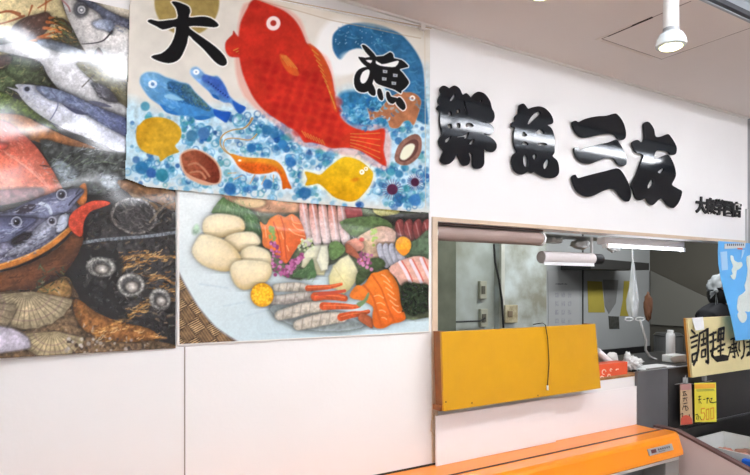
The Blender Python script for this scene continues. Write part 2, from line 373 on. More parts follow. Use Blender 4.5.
    A.line([(76, 244), (100, 240), (124, 238), (150, 236), (178, 232)], 3.2, (134, 142, 150), tex=.5, ts=1.5, a=.75); A.line([(150, 222), (164, 206), (178, 200)], 2.4, (120, 110, 96), tex=.4, a=.8)
    # bowl of mackerel
    A.poly([(-80, 282), (0, 272), (40, 258), (66, 240), (80, 222), (84, 238), (74, 262), (54, 284), (24, 298), (-80, 312)], (112, 72, 46), tex=.22, ts=5, stretch=3, ang=-.4, c2=(70, 46, 34), g=((40, 255), (60, 285)))
    A.poly([(-80, 196), (0, 190), (30, 188), (44, 190), (30, 200), (-80, 216)], (126, 82, 84), tex=.35, ts=4)
    A.poly([(-80, 230), (0, 212), (40, 200), (70, 200), (80, 214), (64, 238), (40, 254), (0, 270), (-80, 290)], (126, 126, 146), tex=.35, ts=4)
    A.poly([(-80, 222), (0, 214), (22, 204), (46, 195), (62, 190), (80, 188), (84, 192), (76, 202), (66, 212), (50, 218), (20, 217), (-80, 224)], (142, 146, 172), tex=.14, ts=4, c2=(96, 98, 118), g=((50, 214), (44, 196)))
    A.poly([(16, 210), (28, 204), (36, 205), (30, 212), (18, 214)], (66, 62, 72)); A.line([(40, 203), (48, 206), (51, 213)], 3.4, (196, 204, 216), a=.85)
    A.ell(61.5, 194.5, 4.6, c=(92, 92, 108)); A.ell(61.5, 194.5, 2.2, c=(40, 38, 46)); A.line([(83, 191), (74, 199), (69, 205)], 1.6, (60, 60, 74)); A.line([(80, 188), (76, 194)], 1.4, (60, 60, 70))
    A.poly([(-80, 222), (0, 217), (20, 217), (36, 219), (30, 228), (16, 236), (0, 243), (-80, 256)], (132, 138, 166), tex=.12, ts=4, c2=(104, 106, 134), g=((10, 240), (10, 217)))
    A.ell(16.5, 222, 5, 4.4, (100, 102, 122)); A.ell(16.5, 222, 2.6, c=(38, 36, 44)); A.line([(36, 221), (26, 228), (16, 234)], 1.2, (74, 74, 92))
    A.poly([(26, 238), (38, 226), (50, 218), (62, 214), (70, 215), (68, 224), (58, 232), (44, 242), (24, 252), (4, 256)], (146, 148, 162), tex=.25, ts=3); A.poly([(60, 216), (69, 215), (67, 226), (60, 232), (56, 230)], (186, 192, 206))
    A.ell(52, 221, 4, 3.2, (96, 94, 104)); A.ell(52, 221, 1.8, c=(46, 42, 48)); A.poly([(12, 240), (24, 233), (32, 234), (24, 242), (14, 245)], (52, 48, 54))
    A.line([(-80, 290), (0, 267), (20, 261), (42, 251), (58, 240), (70, 229)], [6, 6, 5, 5], (192, 122, 58), tex=.2, ts=6, soft=1)
    A.line([(-80, 288), (0, 265), (40, 249), (66, 230)], 1.3, (240, 180, 96), a=.7)
    A.rim = .05
    A.poly([(70, 216), (78, 208), (92, 201), (106, 201), (110, 204), (100, 208), (90, 212), (84, 222), (82, 236), (75, 234), (69, 226)], (196, 80, 58), tex=.2, ts=3)
    for q_ in ([(2, 214), (30, 204), (56, 196), (72, 196), (60, 208), (30, 214)], [(2, 226), (20, 220), (30, 222), (14, 232), (2, 238)], [(16, 246), (40, 230), (60, 222), (56, 230), (36, 244)]):
        A.strokes(q_, 44, [(206, 210, 222), (96, 98, 120), (170, 176, 196), (60, 60, 74)], L=(2, 7), w=(.5, 1.1), ang=-.35, spread=.25, a=.6)
    A.strokes([(-4, 246), (14, 242), (44, 244), (30, 256), (-4, 264)], 60, [(200, 204, 214), (104, 104, 120), (160, 160, 176), (70, 66, 74)], L=(1, 4), ang=-.3, spread=.9, a=.6)
    A.ell(61.5, 194.5, 4.8, c=(190, 194, 206), ring=.5); A.ell(16.5, 222, 5, c=(180, 184, 200), ring=.5); A.ell(52, 221, 4, c=(180, 182, 194), ring=.5)
    A.strokes([(-6, 276), (40, 262), (72, 240), (60, 276), (24, 294), (-6, 298)], 60, [(130, 88, 56), (60, 38, 28), (100, 66, 44)], L=(4, 14), ang=-.45, spread=.15, a=.5)
    for x_, y_, r_ in ((61.5, 194.5, 2.9), (16.5, 222, 3), (52, 221, 2.3)): A.ell(x_, y_, r_, c=(34, 32, 40)); A.ell(x_-.8, y_-.9, .7, c=(190, 196, 206))
    A.rim = .34
    # lower shells, planks, and warm glare painted over them
    A.poly([(-80, 300), (24, 296), (48, 284), (66, 276), (76, 290), (100, 330), (176, 345), (176, 372), (-80, 372)], (120, 98, 74), tex=.5, ts=3)
    A.poly([(36, 292), (52, 282), (66, 280), (72, 292), (64, 304), (48, 298)], (156, 122, 78), tex=.25, ts=3, stretch=4, ang=.4)
    for k in range(26): x, y = 36+random.random()*30, 268+random.random()*26; A.line([(x, y), (x+random.uniform(-7, 7), y-random.uniform(1, 5))], 1.1, random.choice([(96, 112, 78), (70, 84, 62), (48, 56, 46)]), a=.85)
    A.poly([(72, 302), (80, 300), (96, 312), (120, 322), (148, 328), (158, 338), (130, 342), (100, 338), (80, 326)], (142, 98, 56), tex=.35, ts=3)
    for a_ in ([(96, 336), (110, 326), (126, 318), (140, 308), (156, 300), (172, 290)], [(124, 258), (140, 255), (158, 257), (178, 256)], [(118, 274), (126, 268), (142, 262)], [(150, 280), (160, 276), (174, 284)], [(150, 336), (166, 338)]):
        A.line(a_, [2.6, 1.5], (196, 146, 84), tex=.5, ts=1.2, a=.75, soft=1.2)  # streaks of warm glare painted into the print
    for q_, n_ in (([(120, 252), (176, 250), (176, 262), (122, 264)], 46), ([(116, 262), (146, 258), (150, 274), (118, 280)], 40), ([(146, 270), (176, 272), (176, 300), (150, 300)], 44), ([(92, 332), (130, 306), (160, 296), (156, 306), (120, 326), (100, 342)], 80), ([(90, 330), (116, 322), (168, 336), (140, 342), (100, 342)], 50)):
        A.strokes(q_, n_, [(222, 172, 100), (190, 132, 62), (240, 200, 140), (120, 80, 40)], L=(2, 7), w=(.5, 1.3), ang=-.25, spread=.35, a=.75)  # finer strokes of the same painted glare
    def fan(cx, cy, r, a0, a1, col, n=13):
        pts = [(cx+.12*r*math.cos(a0), cy+.12*r*math.sin(a0))]+[(cx+r*(1+.03*(k % 2))*math.cos(a0+(a1-a0)*k/n), cy+.8*r*(1+.03*(k % 2))*math.sin(a0+(a1-a0)*k/n)) for k in range(n+1)]
        A.poly(pts, col, tex=.2, ts=3, smooth=1)
        for k in range(n+1):
            q = a0+(a1-a0)*k/n; A.line([(cx+.15*r*math.cos(q), cy+.12*r*math.sin(q)), (cx+.97*r*math.cos(q), cy+.78*r*math.sin(q))], [.6, 1.3], tuple(v*.66 for v in col), a=.75, smooth=1)
        for rr in (.55, .8): A.line([(cx+rr*r*math.cos(a0+(a1-a0)*k/10), cy+.8*rr*r*math.sin(a0+(a1-a0)*k/10)) for k in range(11)], 1.6, (130, 104, 100), a=.4)
    A.strokes([(30, 292), (70, 276), (100, 330), (174, 344), (174, 356), (0, 358)], 160, [(160, 140, 112), (80, 62, 46), (190, 176, 156), (110, 96, 60)], L=(1, 4), w=(.6, 1.8), spread=1.5, a=.65)
    fan(26, 290, 48, .25, 3.0, (172, 156, 126), 18); fan(-40, 300, 56, .1, 2.9, (160, 144, 118), 16)
    fan(52, 330, 34, .3, 3.0, (184, 166, 130), 14)
    A.poly([(-60, 328), (0, 326), (24, 334), (30, 344), (20, 350), (-60, 356)], (196, 188, 200), tex=.12, ts=5, soft=1.4)
    for k in range(60): A.ell(66+random.random()*80, 338+random.random()*16, random.uniform(.8, 2.2), c=random.choice([(160, 150, 140), (96, 78, 66), (190, 180, 170), (60, 50, 44)]), a=.8)
    # dark abalone with silvery rings
    A.poly([(80, 262), (92, 250), (118, 256), (122, 272), (112, 292), (128, 318), (108, 312), (86, 296), (74, 284)], (48, 48, 48), tex=.4, ts=3, soft=2)
    for (x, y, rx, ry, an) in ((101, 267, 14, 10, .1), (131, 285, 13.5, 12, 0), (160, 299, 10, 11, -.6)):
        A.ell(x, y, rx, ry, (92, 92, 92), ang=an, soft=1.2, tex=.5, ts=2); A.ell(x, y, rx-2, ry-2, (160, 158, 152), ang=an, ring=1.6, tex=.6, ts=2, soft=1.2); A.strokes([(x-rx, y-ry), (x+rx, y-ry), (x+rx, y+ry), (x-rx, y+ry)], 26, [(60, 58, 56), (190, 186, 178), (120, 116, 110)], L=(2, 5), spread=1.5, a=.5)
        A.ell(x+1, y+2, rx*.5, ry*.5, (196, 192, 186), ang=an, soft=1.4, tex=.2, c2=(140, 132, 124))
    A.mottle(.1, 1.3, 9); A.mottle(.06, 4, 12); A.c = np.clip(128+(A.c-128)*1.12-4, 0, 255)
    return A

# ================================================================== ARTWORK 2: sashimi platter poster
def sashimi_poster():
    A = Art(.460, 1.537, 1.352, 1.885, .0023, (214, 224, 224))
    A.poly([(150, 180), (300, 180), (300, 360), (150, 360)], (218, 226, 226), tex=.02, ts=20, c2=(190, 214, 222), g=((190, 210), (320, 340)), smooth=1)
    A.poly([(300, 318), (440, 300), (440, 345), (300, 350)], (184, 208, 220), tex=.03, ts=14, soft=3)
    # woven table seen past the rim
    A.poly([(150, 262), (176, 266), (184, 282), (198, 306), (216, 326), (236, 340), (260, 352), (260, 370), (150, 370)], (124, 96, 66), tex=.25, ts=3)
    A.weave(150, 256, 292, 372)
    A.poly([(170, 240), (176, 265), (184, 282), (198, 306), (216, 327), (237, 341), (262, 353), (300, 372), (446, 372), (446, 170), (170, 170)], (224, 230, 228), tex=.01, ts=20, c2=(196, 216, 222), g=((190, 210), (300, 340)), smooth=1)
    A.line([(174, 262), (184, 282), (198, 306), (216, 327), (237, 341), (260, 352)], 1.2, (150, 150, 156), soft=.8)
    for p in ([(200, 284), (228, 288)], [(224, 306), (246, 302)], [(246, 316), (276, 308)], [(262, 334), (300, 334)]): A.line(p, 1.2, (180, 200, 208), a=.6, soft=1)
    A.rim, A.shd, A.nz_ = .12, .35, .25
    A.poly([(232, 196), (262, 192), (440, 205), (440, 305), (400, 318), (380, 290), (340, 262), (300, 280), (262, 262), (232, 216)], (92, 102, 76), tex=.45, ts=6)
    A.poly([(222, 190), (262, 192), (300, 198), (300, 212), (262, 212), (232, 204)], (200, 150, 118), tex=.3, ts=6, soft=2)
    A.poly([(232, 200), (262, 199), (264, 206), (246, 208)], (226, 196, 150), soft=1.5)
    leaf = (86, 118, 66)
    A.poly(M(172, 190, .1685, [(235, 132), (300, 45), (330, 60), (400, 90), (470, 120), (520, 180), (530, 270), (470, 255), (430, 240), (420, 170), (300, 140)]), leaf, tex=.18, ts=3, c2=(70, 104, 62), g=((215, 200), (255, 230)))
    for k in range(6): A.line(M(172, 190, .1685, [(300+k*34, 62+k*24), (280+k*40, 130+k*20)]), .6, (124, 152, 100), a=.7, smooth=1)
    A.strokes([(222, 204), (240, 198), (262, 216), (262, 232), (244, 224)], 60, [(118, 148, 96), (62, 92, 52), (140, 166, 120)], L=(2, 6), ang=1.0, spread=.4, a=.55)
    A.strokes([(266, 206), (300, 200), (428, 212), (428, 290), (380, 284), (330, 250), (300, 250)], 190, [(70, 96, 54), (110, 138, 84), (54, 60, 44), (160, 176, 130), (190, 150, 130)], L=(2, 7), ang=-.5, spread=1, a=.55)
    # pink slices top centre
    for k in range(5):
        x = 300+k*9.5
        A.poly([(x, 202), (x+7, 203), (x+11, 228), (x+12, 244), (x+5, 245), (x+1, 226)], (214, 132, 112) if k % 2 else (222, 160, 146), tex=.14, ts=2, c2=(232, 214, 210), g=((x, 205), (x+8, 244)))
        A.line([(x+3, 204), (x+7, 226), (x+8, 244)], 1.6, (232, 216, 216), a=.85)
    for k in range(20): x, y = 348+random.random()*10, 220+random.random()*18; A.line([(x, y), (x+random.uniform(-3, 3), y+5)], .8, (226, 220, 216), a=.8)
    # red tuna slices, greens, blossom
    A.poly([(345, 206), (360, 206), (362, 220), (350, 222)], (160, 74, 74), tex=.2); A.poly([(375, 204), (392, 206), (400, 212), (386, 217), (374, 212)], (190, 186, 110), tex=.3, ts=2)
    A.poly([(384, 216), (430, 214), (432, 228), (400, 226), (386, 222)], (50, 50, 46), tex=.3)
    for k in range(4): x = 396+k*9; A.poly([(x, 222), (x+7, 220), (x+10, 238), (x+4, 241), (x, 234)], (136, 66, 64), tex=.2, ts=2); A.line([(x+2, 223), (x+6, 238)], 1.1, (196, 146, 140), a=.7)
    A.poly([(340, 222), (372, 216), (392, 224), (388, 240), (360, 240)], (88, 112, 66), tex=.3, ts=3)
    A.poly([(356, 240), (366, 232), (382, 226), (396, 232), (392, 250), (376, 262), (360, 250)], (206, 176, 140), tex=.2, ts=3, c2=(196, 160, 140), g=((360, 240), (390, 240)))
    A.poly([(345, 244), (356, 238), (364, 244), (362, 250), (352, 252)], (216, 150, 130), tex=.2); A.ell(362, 239.5, 2.6, 2, (190, 60, 54))
    for k in range(12): A.ell(372+random.random()*6, 228+random.random()*18, 1.4, c=(150, 178, 84))
    A.poly([(346, 244), (352, 246), (362, 258), (366, 266), (356, 258), (346, 252)], (170, 96, 70), tex=.2)
    # grey silver slices middle right
    for k in range(4): x = 377+k*6; A.poly([(x, 246), (x+5, 244), (x+14, 262), (x+9, 268), (x+2, 256)], (196, 196, 208), tex=.12, ts=2); A.line([(x+5, 245), (x+13, 262)], 1, (120, 110, 120), a=.8)
    A.poly([(402, 246), (416, 240), (431, 230), (440, 260), (428, 262), (404, 256)], (84, 104, 80), tex=.3, ts=3)
    A.ell(403.5, 245, 8, 8.5, (238, 160, 40), tex=.2, ts=2); A.poly([(398, 250), (410, 250), (404, 256)], (226, 138, 40))
    # squid
    A.poly(M(245, 195, .1685, [(380, 312), (420, 298), (488, 294), (500, 340), (500, 400), (470, 475), (400, 475), (335, 425), (350, 350)]), (228, 226, 200), smooth=1, soft=1, tex=.06, ts=4, c2=(214, 206, 160), g=((312, 248), (320, 272)))
    A.poly(M(320, 200, .158, [(10, 290), (50, 285), (60, 350), (50, 440), (10, 450), (-20, 380)]), (226, 224, 200), smooth=1, soft=1, tex=.06, ts=4)
    A.poly(M(320, 200, .158, [(60, 280), (110, 260), (160, 300), (150, 340), (90, 380), (64, 360)]), (98, 128, 74), tex=.25, ts=3)
    A.poly(M(330, 255, .179, [(-5, 120), (20, 60), (60, 20), (105, -2), (135, 40), (165, 105), (145, 150), (115, 190), (80, 220), (30, 190), (0, 180)]), (232, 228, 190), smooth=1, soft=1, tex=.05, ts=4, c2=(212, 200, 140), g=((345, 258), (335, 285)))
    A.line(M(330, 255, .179, [(20, 60), (60, 120), (110, 190)]), 1, (196, 184, 130), a=.7)
    A.poly(M(330, 255, .179, [(150, 110), (190, 60), (230, 20), (290, 20), (310, 60), (230, 100), (190, 150), (150, 170)]), (66, 84, 50), tex=.35, ts=3)
    # scallops
    sc = (236, 222, 184)
    def scallop(p, g): A.poly(p, sc, soft=1, tex=.03, ts=6, c2=(212, 180, 122), g=g); A.poly(p, (250, 242, 218), soft=3, a=.35, grow=-4)
    scallop(M(172, 190, .1685, [(180, 215), (200, 165), (270, 140), (380, 152), (428, 185), (430, 240), (370, 262), (300, 285), (240, 278), (195, 262)]), ((215, 216), (222, 240)))
    scallop(M(172, 190, .1685, [(310, 290), (370, 255), (480, 248), (524, 290), (518, 325), (430, 358), (395, 370), (340, 330)]), ((245, 236), (240, 252)))
    scallop([(240.7, 252), (247, 247), (254, 245.5), (266, 249), (271, 255), (271, 267), (256, 266), (242, 262)], ((256, 248), (252, 266)))
    scallop(M(172, 190, .1685, [(118, 370), (145, 295), (180, 262), (260, 275), (340, 312), (400, 375), (412, 435), (360, 475), (290, 482), (180, 445)]), ((200, 240), (230, 272)))
    scallop([(230, 271), (233, 263), (241, 260), (252, 260), (267, 262), (272, 268), (271, 276), (265, 283), (256, 287), (244, 290), (235, 284)], ((246, 262), (252, 288)))
    A.poly(M(172, 190, .1685, [(120, 240), (140, 205), (160, 210), (165, 250), (130, 265)]), (150, 180, 150), soft=1.5, tex=.3, a=.8)
    # salmon at centre top
    A.poly(M(245, 195, .1685, [(90, 160), (115, 175), (132, 170), (150, 140), (200, 115), (240, 130), (280, 112), (322, 140), (350, 200), (362, 262), (322, 300), (290, 345), (250, 405), (215, 385), (160, 330), (110, 300), (104, 230)]), (238, 134, 62), tex=.12, ts=4, c2=(220, 96, 44), g=((265, 220), (300, 250)))
    for p in ([(215, 130), (235, 200), (240, 300), (250, 380)], [(170, 160), (200, 240), (220, 360)]): A.line(M(245, 195, .1685, p), 1.4, (190, 76, 36), a=.8)
    for p in ([(280, 130), (290, 160), (330, 170)], [(285, 170), (310, 200), (350, 210)], [(262, 200), (300, 230), (355, 245)], [(120, 190), (128, 250)], [(215, 220), (230, 260)], [(250, 300), (262, 330)]): A.line(M(245, 195, .1685, p), .9, (250, 186, 130), a=.8)
    # purple shiso blossom
    for t in np.linspace(0, 1, 60):
        for (a_, b_, c_) in (((155, 190), (180, 320), (205, 470)), ((345, 360), (290, 400), (235, 475))):
            x = a_[0]*(1-t)**2+2*b_[0]*t*(1-t)+c_[0]*t*t; y = a_[1]*(1-t)**2+2*b_[1]*t*(1-t)+c_[1]*t*t
            (X_, Y_), = M(245, 195, .1685, [(x+random.uniform(-26, 26)*(.4+t), y+random.uniform(-14, 14))])
            gc = (128, 158, 80) if (t < .32 and a_[0] < 200) else random.choice([(176, 92, 142), (196, 120, 164), (136, 60, 104)])
            A.ell(X_, Y_, random.uniform(1, 1.9), c=gc, tex=.1)
    for k in range(26):
        (X_, Y_), = M(320, 200, .158, [(240+random.random()*90, 330+random.random()*110)]); A.ell(X_, Y_, random.uniform(1, 1.9), c=random.choice([(178, 100, 144), (200, 130, 168), (130, 66, 100)]))
    for k in range(30):
        (X_, Y_), = M(245, 195, .1685, [(320+random.random()*90, 260+random.random()*70)]); A.ell(X_, Y_, 1.2, c=random.choice([(206, 216, 168), (226, 230, 206), (180, 196, 130)]), a=.8)
    A.poly(M(245, 195, .1685, [(285, 475), (320, 445), (360, 430), (400, 378), (415, 430), (418, 490), (300, 490)]), (74, 106, 66), tex=.2, ts=3)
    A.strokes([(292, 272), (306, 262), (316, 272), (314, 280), (296, 280)], 30, [(110, 142, 96), (56, 86, 50)], L=(2, 5), ang=-.9, spread=.4, a=.6)
    # prawns
    A.poly([(270, 306), (300, 302), (345, 314), (366, 326), (340, 332), (306, 330), (280, 320)], (140, 150, 150), tex=.2, soft=4)
    def prawn(body, w, tail, tw, cc=(186, 176, 160)):
        A.line(body, [w*.8, w, w, w*.8], cc, tex=.3, ts=3, soft=1); q = catmull(body, 5, False)
        A.line([(x, y-w*.2) for x, y in body], w*.35, (214, 206, 192), a=.6, soft=1.5)
        for k in range(2, len(q), 3): A.line([(q[k][0], q[k][1]-w*.45), (q[k][0]-1.4, q[k][1]+w*.45)], 1.2, (132, 122, 112), a=.55, smooth=1)
        A.line(tail, tw, (206, 84, 42), tex=.2, ts=2.5); A.line([(x, y-.8) for x, y in tail], 1.1, (238, 140, 80), a=.7)
    E = lambda p: M(245, 260, .1789, p)
    prawn(E([(175, 155), (240, 152), (300, 152), (360, 160)]), 9, E([(355, 158), (420, 155), (480, 150), (540, 135)]), [6, 5, 3])
    prawn(E([(150, 225), (230, 220), (320, 205), (395, 205)]), 10, E([(395, 205), (450, 200), (510, 205), (560, 215)]), [9, 8, 6], (166, 156, 148))
    A.line(E([(420, 190), (500, 182), (560, 172)]), [4, 3], (196, 76, 50))
    prawn(E([(195, 310), (270, 290), (350, 268), (440, 262)]), 12, E([(440, 258), (520, 258), (600, 262), (640, 258)]), [8, 6, 3])
    prawn(E([(300, 365), (380, 345), (460, 328), (545, 322)]), 12.5, E([(540, 320), (600, 305), (650, 300), (690, 288)]), [8, 6, 4])
    A.ell(262.5, 295, 11.6, 12, (240, 184, 20), tex=.15, ts=2, c2=(222, 146, 10))
    for k in range(120):
        q = random.random()*6.283; r = 10.5*math.sqrt(random.random()); A.ell(262.5+r*math.cos(q), 295+r*math.sin(q), 1, c=random.choice([(255, 214, 50), (236, 168, 10), (250, 200, 30)]), a=.8)
    # salmon front right
    D = lambda p: M(330, 255, .1789, p)
    A.poly(D([(170, 330), (200, 330), (240, 360), (240, 410), (200, 390), (160, 360)]), (176, 92, 56), tex=.2)
    A.poly(D([(112, 222), (150, 170), (190, 168), (232, 105), (270, 95), (320, 80), (350, 110), (385, 180), (400, 280), (425, 350), (395, 375), (350, 385), (300, 410), (250, 402), (238, 340), (240, 290), (180, 255), (130, 245)]), (236, 128, 42), tex=.1, ts=5, c2=(220, 100, 30), g=((365, 275), (395, 325)))
    for p in ([(190, 168), (240, 230), (260, 300), (290, 400)], [(235, 110), (290, 190), (320, 280), (360, 370)]): A.line(D(p), 2, (196, 86, 26), a=.75)
    for k in range(6): A.line(D([(290+k*12, 110+k*36), (310+k*14, 120+k*40), (335+k*12, 150+k*34)]), .9, (250, 196, 140), a=.85)
    for k in range(4): A.line(D([(250+k*14, 230+k*40), (275+k*10, 225+k*42), (300+k*6, 240+k*40)]), .9, (250, 190, 130), a=.85)
    A.poly(D([(150, 270), (190, 250), (215, 210), (222, 222), (205, 260), (170, 290)]), (112, 140, 96))
    # pink belly slices right
    A.poly(D([(330, 75), (400, 30), (500, 5), (575, 50), (575, 170), (520, 165), (450, 150), (400, 172), (372, 130)]), (218, 168, 152), tex=.12, ts=3)
    for k, x in enumerate((392, 452, 510)): A.line(D([(x, 40-k*10), (x+30, 90), (x+60, 155)]), 3, (226, 214, 224), a=.9); A.line(D([(x+12, 34-k*10), (x+44, 86), (x+70, 145)]), 1.3, (206, 96, 84), a=.9)
    # kale
    A.poly(D([(400, 180), (430, 150), (480, 165), (530, 160), (555, 190), (560, 290), (520, 320), (480, 340), (440, 330), (405, 290)]), (34, 44, 32), tex=.7, ts=2.2, soft=1.5)
    for k in range(120): (X_, Y_), = D([(405+random.random()*145, 165+random.random()*160)]); A.ell(X_, Y_, random.uniform(.5, 1.1), c=random.choice([(60, 76, 54), (18, 24, 18), (44, 56, 40)]), a=.8)
    A.mottle(.04, 1.6, 19)
    # printed white margin
    for q in ([(170, 186), (180, 186), (178.2, 196), (178.6, 360), (170, 360)],): A.poly(q, (236, 234, 230), smooth=1, soft=.4)
    e = .0055; i = np.nonzero((A.X < .460+e*1.6) | (A.X > 1.537-e*1.6) | (A.Z < 1.352+e))[0]; A.c[i] = (232, 228, 222)
    return A

# ================================================================== ARTWORK 3: painted big-catch banner
def catch_banner():
    A = Art(.292, 1.53, 1.865, 2.685, .0022, (219, 212, 200), -.013)
    A.mottle(.04, 40, 2); A.mottle(.03, 9, 4)
    blue = (176, 208, 222)
    A.poly([(100, 96), (134, 100), (160, 112), (205, 108), (226, 104), (246, 104), (262, 116), (320, 118), (330, 96), (348, 88), (380, 92), (400, 60), (426, 66), (440, 120), (440, 208), (428, 208), (300, 198), (200, 189), (110, 180)], blue, tex=.22, ts=4, soft=7, a=.85, smooth=1)
    # gold sun
    A.ell(187, 2, 32.5, 33.5, (170, 146, 84), tex=.1, ts=4, soft=1)
    # wave
    A.ell(341, 46, 25, 31, (240, 239, 236), ang=.35, soft=3, a=.9); A.ell(352, 62, 18, 11, (240, 239, 236), ang=.2, soft=3)
    A.poly([(341, 59.5), (336, 56), (332.5, 48), (332.5, 37), (336, 31), (343, 26), (352, 23.4), (364, 22.4), (378, 24.5), (390, 28), (402, 34), (413, 46), (421, 60), (424, 74), (426, 100), (428, 124), (412, 116), (396, 100), (384, 86), (376, 66), (370, 54), (360, 48.5), (349, 51)], (44, 104, 148), tex=.2, ts=7, soft=1, c2=(58, 120, 166), g=((340, 30), (420, 100)))
    A.ell(354, 60, 13, 8, (240, 238, 234), ang=.1, soft=2.5); A.ell(346, 69, 12, 5, (240, 238, 234), ang=-.2, soft=2)
    for k in range(40): A.ell(334+random.random()*60, 24+random.random()*22, .5, c=(170, 200, 214), a=.7)
    A.poly([(338, 98), (341, 93), (349, 91), (358, 91), (368, 94), (380, 97), (400, 104), (414, 120), (396, 124), (372, 132), (355, 130), (345, 122), (340, 110)], (56, 134, 182), tex=.3, ts=5, soft=2.5)
    # bubbles
    rng = random.Random(11); pal = [(36, 104, 168), (48, 140, 176), (74, 152, 204), (28, 84, 160), (110, 176, 210), (60, 150, 160), (132, 190, 220)]
    zone = [(130, 108, 430, 205)]
    cl = [(248, 122), (262, 128), (275, 130), (284, 138), (268, 145), (290, 150), (252, 148), (296, 160), (310, 140), (142, 168), (155, 172), (166, 176), (194, 130), (204, 134), (230, 185), (238, 188), (268, 186), (305, 195), (320, 158), (352, 112), (346, 102), (362, 106), (372, 116), (398, 134), (404, 126), (378, 176), (390, 172), (404, 182), (414, 196), (408, 202), (398, 200), (384, 190), (426, 176), (302, 180), (212, 180), (186, 182)]
    for k in range(1150):
        if rng.random() < .55: cx, cy = rng.choice(cl); x, y = cx+rng.gauss(0, 6), cy+rng.gauss(0, 5)
        else: x, y = rng.uniform(130, 428), rng.uniform(110, 206)
        if y > 186+(x-128)*.09 or y < 108+(6 if x < 245 else 0): continue
        c = rng.choice(pal); r = rng.uniform(1.3, 4.0)
        if rng.random() < .2: A.ell(x, y, r, c=c, ring=.6, a=.6, soft=.8)
        elif rng.random() < .12: A.ell(x, y, r*.8, c=(232, 238, 238), a=.6, soft=1.5)
        else: A.ell(x, y, r, c=c, a=rng.uniform(.3, .85), soft=.8, tex=.25, ts=2)
    for x, y, r, c in ((145, 106.5, 4.6, (70, 150, 180)), (141.5, 168, 6.6, (40, 120, 176)), (151, 173, 5, (50, 100, 180)), (162, 175, 6.5, (40, 132, 156)), (192, 135.5, 6, (60, 124, 164)), (251.5, 148, 4.5, (36, 104, 168)), (268, 184, 5, (50, 120, 190)), (267, 130, 5, (40, 110, 160)), (274, 133, 5, (50, 120, 170)), (283, 144, 4.5, (50, 130, 200)), (291, 162, 5, (40, 110, 180)), (230, 189, 6, (40, 110, 180)), (305, 193, 6, (40, 110, 170)), (288, 137, 4, (60, 140, 150)), (391, 172, 4, (70, 160, 180)), (399, 174, 4, (50, 130, 180)), (415, 200, 6, (60, 130, 200)), (204, 133, 6, (70, 120, 180))):
        A.ell(x, y, r, c=c, a=.85, soft=1)
    A.ell(239, 120, 6, c=(100, 170, 200), ring=.6)
    # two blue fish
    q = lambda p: M(130, 60, .1685, p)
    A.poly(q([(60, 105), (75, 85), (105, 72), (160, 76), (210, 100), (260, 115), (300, 130), (350, 142), (385, 185), (430, 228), (470, 266), (510, 292), (600, 310), (588, 340), (575, 370), (545, 352), (510, 332), (440, 352), (390, 350), (360, 332), (300, 330), (220, 312), (185, 275), (120, 230), (80, 180), (58, 140)]), (122, 178, 220), tex=.12, ts=5, soft=1.1, c2=(70, 142, 206), g=((145, 78), (170, 115)))
    A.poly(q([(220, 150), (235, 125), (300, 135), (350, 148), (390, 195), (440, 240), (480, 290), (460, 300), (390, 270), (330, 250), (280, 205), (230, 185)]), (50, 96, 136), tex=.3, ts=2.2, c2=(84, 112, 104), g=((180, 90), (192, 82)), soft=1)
    A.poly(q([(500, 290), (550, 305), (600, 310), (575, 368), (540, 350), (505, 325)]), (34, 92, 190)); A.poly(q([(180, 260), (240, 290), (290, 325), (220, 312), (190, 285)]), (46, 120, 196)); A.poly(q([(385, 335), (440, 330), (480, 340), (430, 354), (395, 350)]), (46, 120, 196))
    for k in range(14): A.line(q([(200+k*20, 215+k*5), (212+k*20, 228+k*5), (222+k*20, 218+k*5)]), 1, (40, 100, 160), a=.8)
    A.poly(q([(200, 215), (240, 200), (300, 225), (320, 235), (280, 240), (230, 232)]), (150, 200, 226), soft=1)
    A.ell(152.5, 84.3, 4.4, 4, (244, 244, 240)); A.ell(152.5, 84.3, 1.8, c=(90, 120, 160))
    A.poly(q([(358, 60), (372, 42), (400, 38), (430, 62), (452, 82), (490, 93), (520, 92), (545, 115), (572, 160), (590, 205), (620, 238), (655, 262), (688, 282), (675, 305), (655, 318), (625, 290), (600, 255), (560, 250), (520, 228), (495, 218), (470, 185), (430, 150), (385, 110), (362, 85)]), (92, 146, 214), tex=.15, ts=4, soft=1, c2=(150, 190, 224), g=((215, 85), (193, 68)))
    A.poly(q([(440, 85), (500, 100), (545, 125), (580, 190), (590, 235), (540, 205), (480, 150), (430, 120)]), (52, 88, 186), tex=.2, ts=3, a=.7, soft=1.2); A.poly(q([(610, 240), (650, 262), (688, 282), (655, 318), (625, 285)]), (40, 100, 196))
    A.poly(q([(490, 200), (520, 210), (530, 235), (500, 220)]), (40, 110, 190)); A.ell(196.5, 71.6, 3.1, 2.7, (246, 246, 244)); A.ell(196.5, 71.6, 1, c=(150, 170, 190))
    for k in range(9): A.ell(*q([(470+k*14, 130+k*11)])[0], .7, c=(30, 50, 110))
    # shells
    A.poly(M(130, 110, .1894, [(35, 92), (50, 78), (80, 50), (140, 38), (210, 50), (262, 88), (272, 130), (258, 165), (238, 190), (260, 220), (230, 232), (200, 245), (160, 272), (150, 245), (90, 230), (48, 200), (30, 150)]), (222, 172, 44), tex=.14, ts=5, soft=.8, c2=(204, 148, 26), g=((160, 130), (136, 118)))
    A.poly(M(130, 110, .1894, [(262, 255), (275, 225), (310, 206), (350, 205), (412, 230), (464, 278), (484, 335), (476, 385), (430, 396), (385, 396), (318, 366), (280, 325)]), (220, 166, 134), soft=1)
    A.poly(M(130, 110, .1894, [(272, 248), (290, 225), (350, 212), (405, 236), (455, 282), (474, 335), (468, 378), (440, 386), (400, 376), (330, 350), (290, 318)]), (168, 92, 62), tex=.3, ts=3, c2=(120, 50, 34), g=((190, 162), (212, 160)))
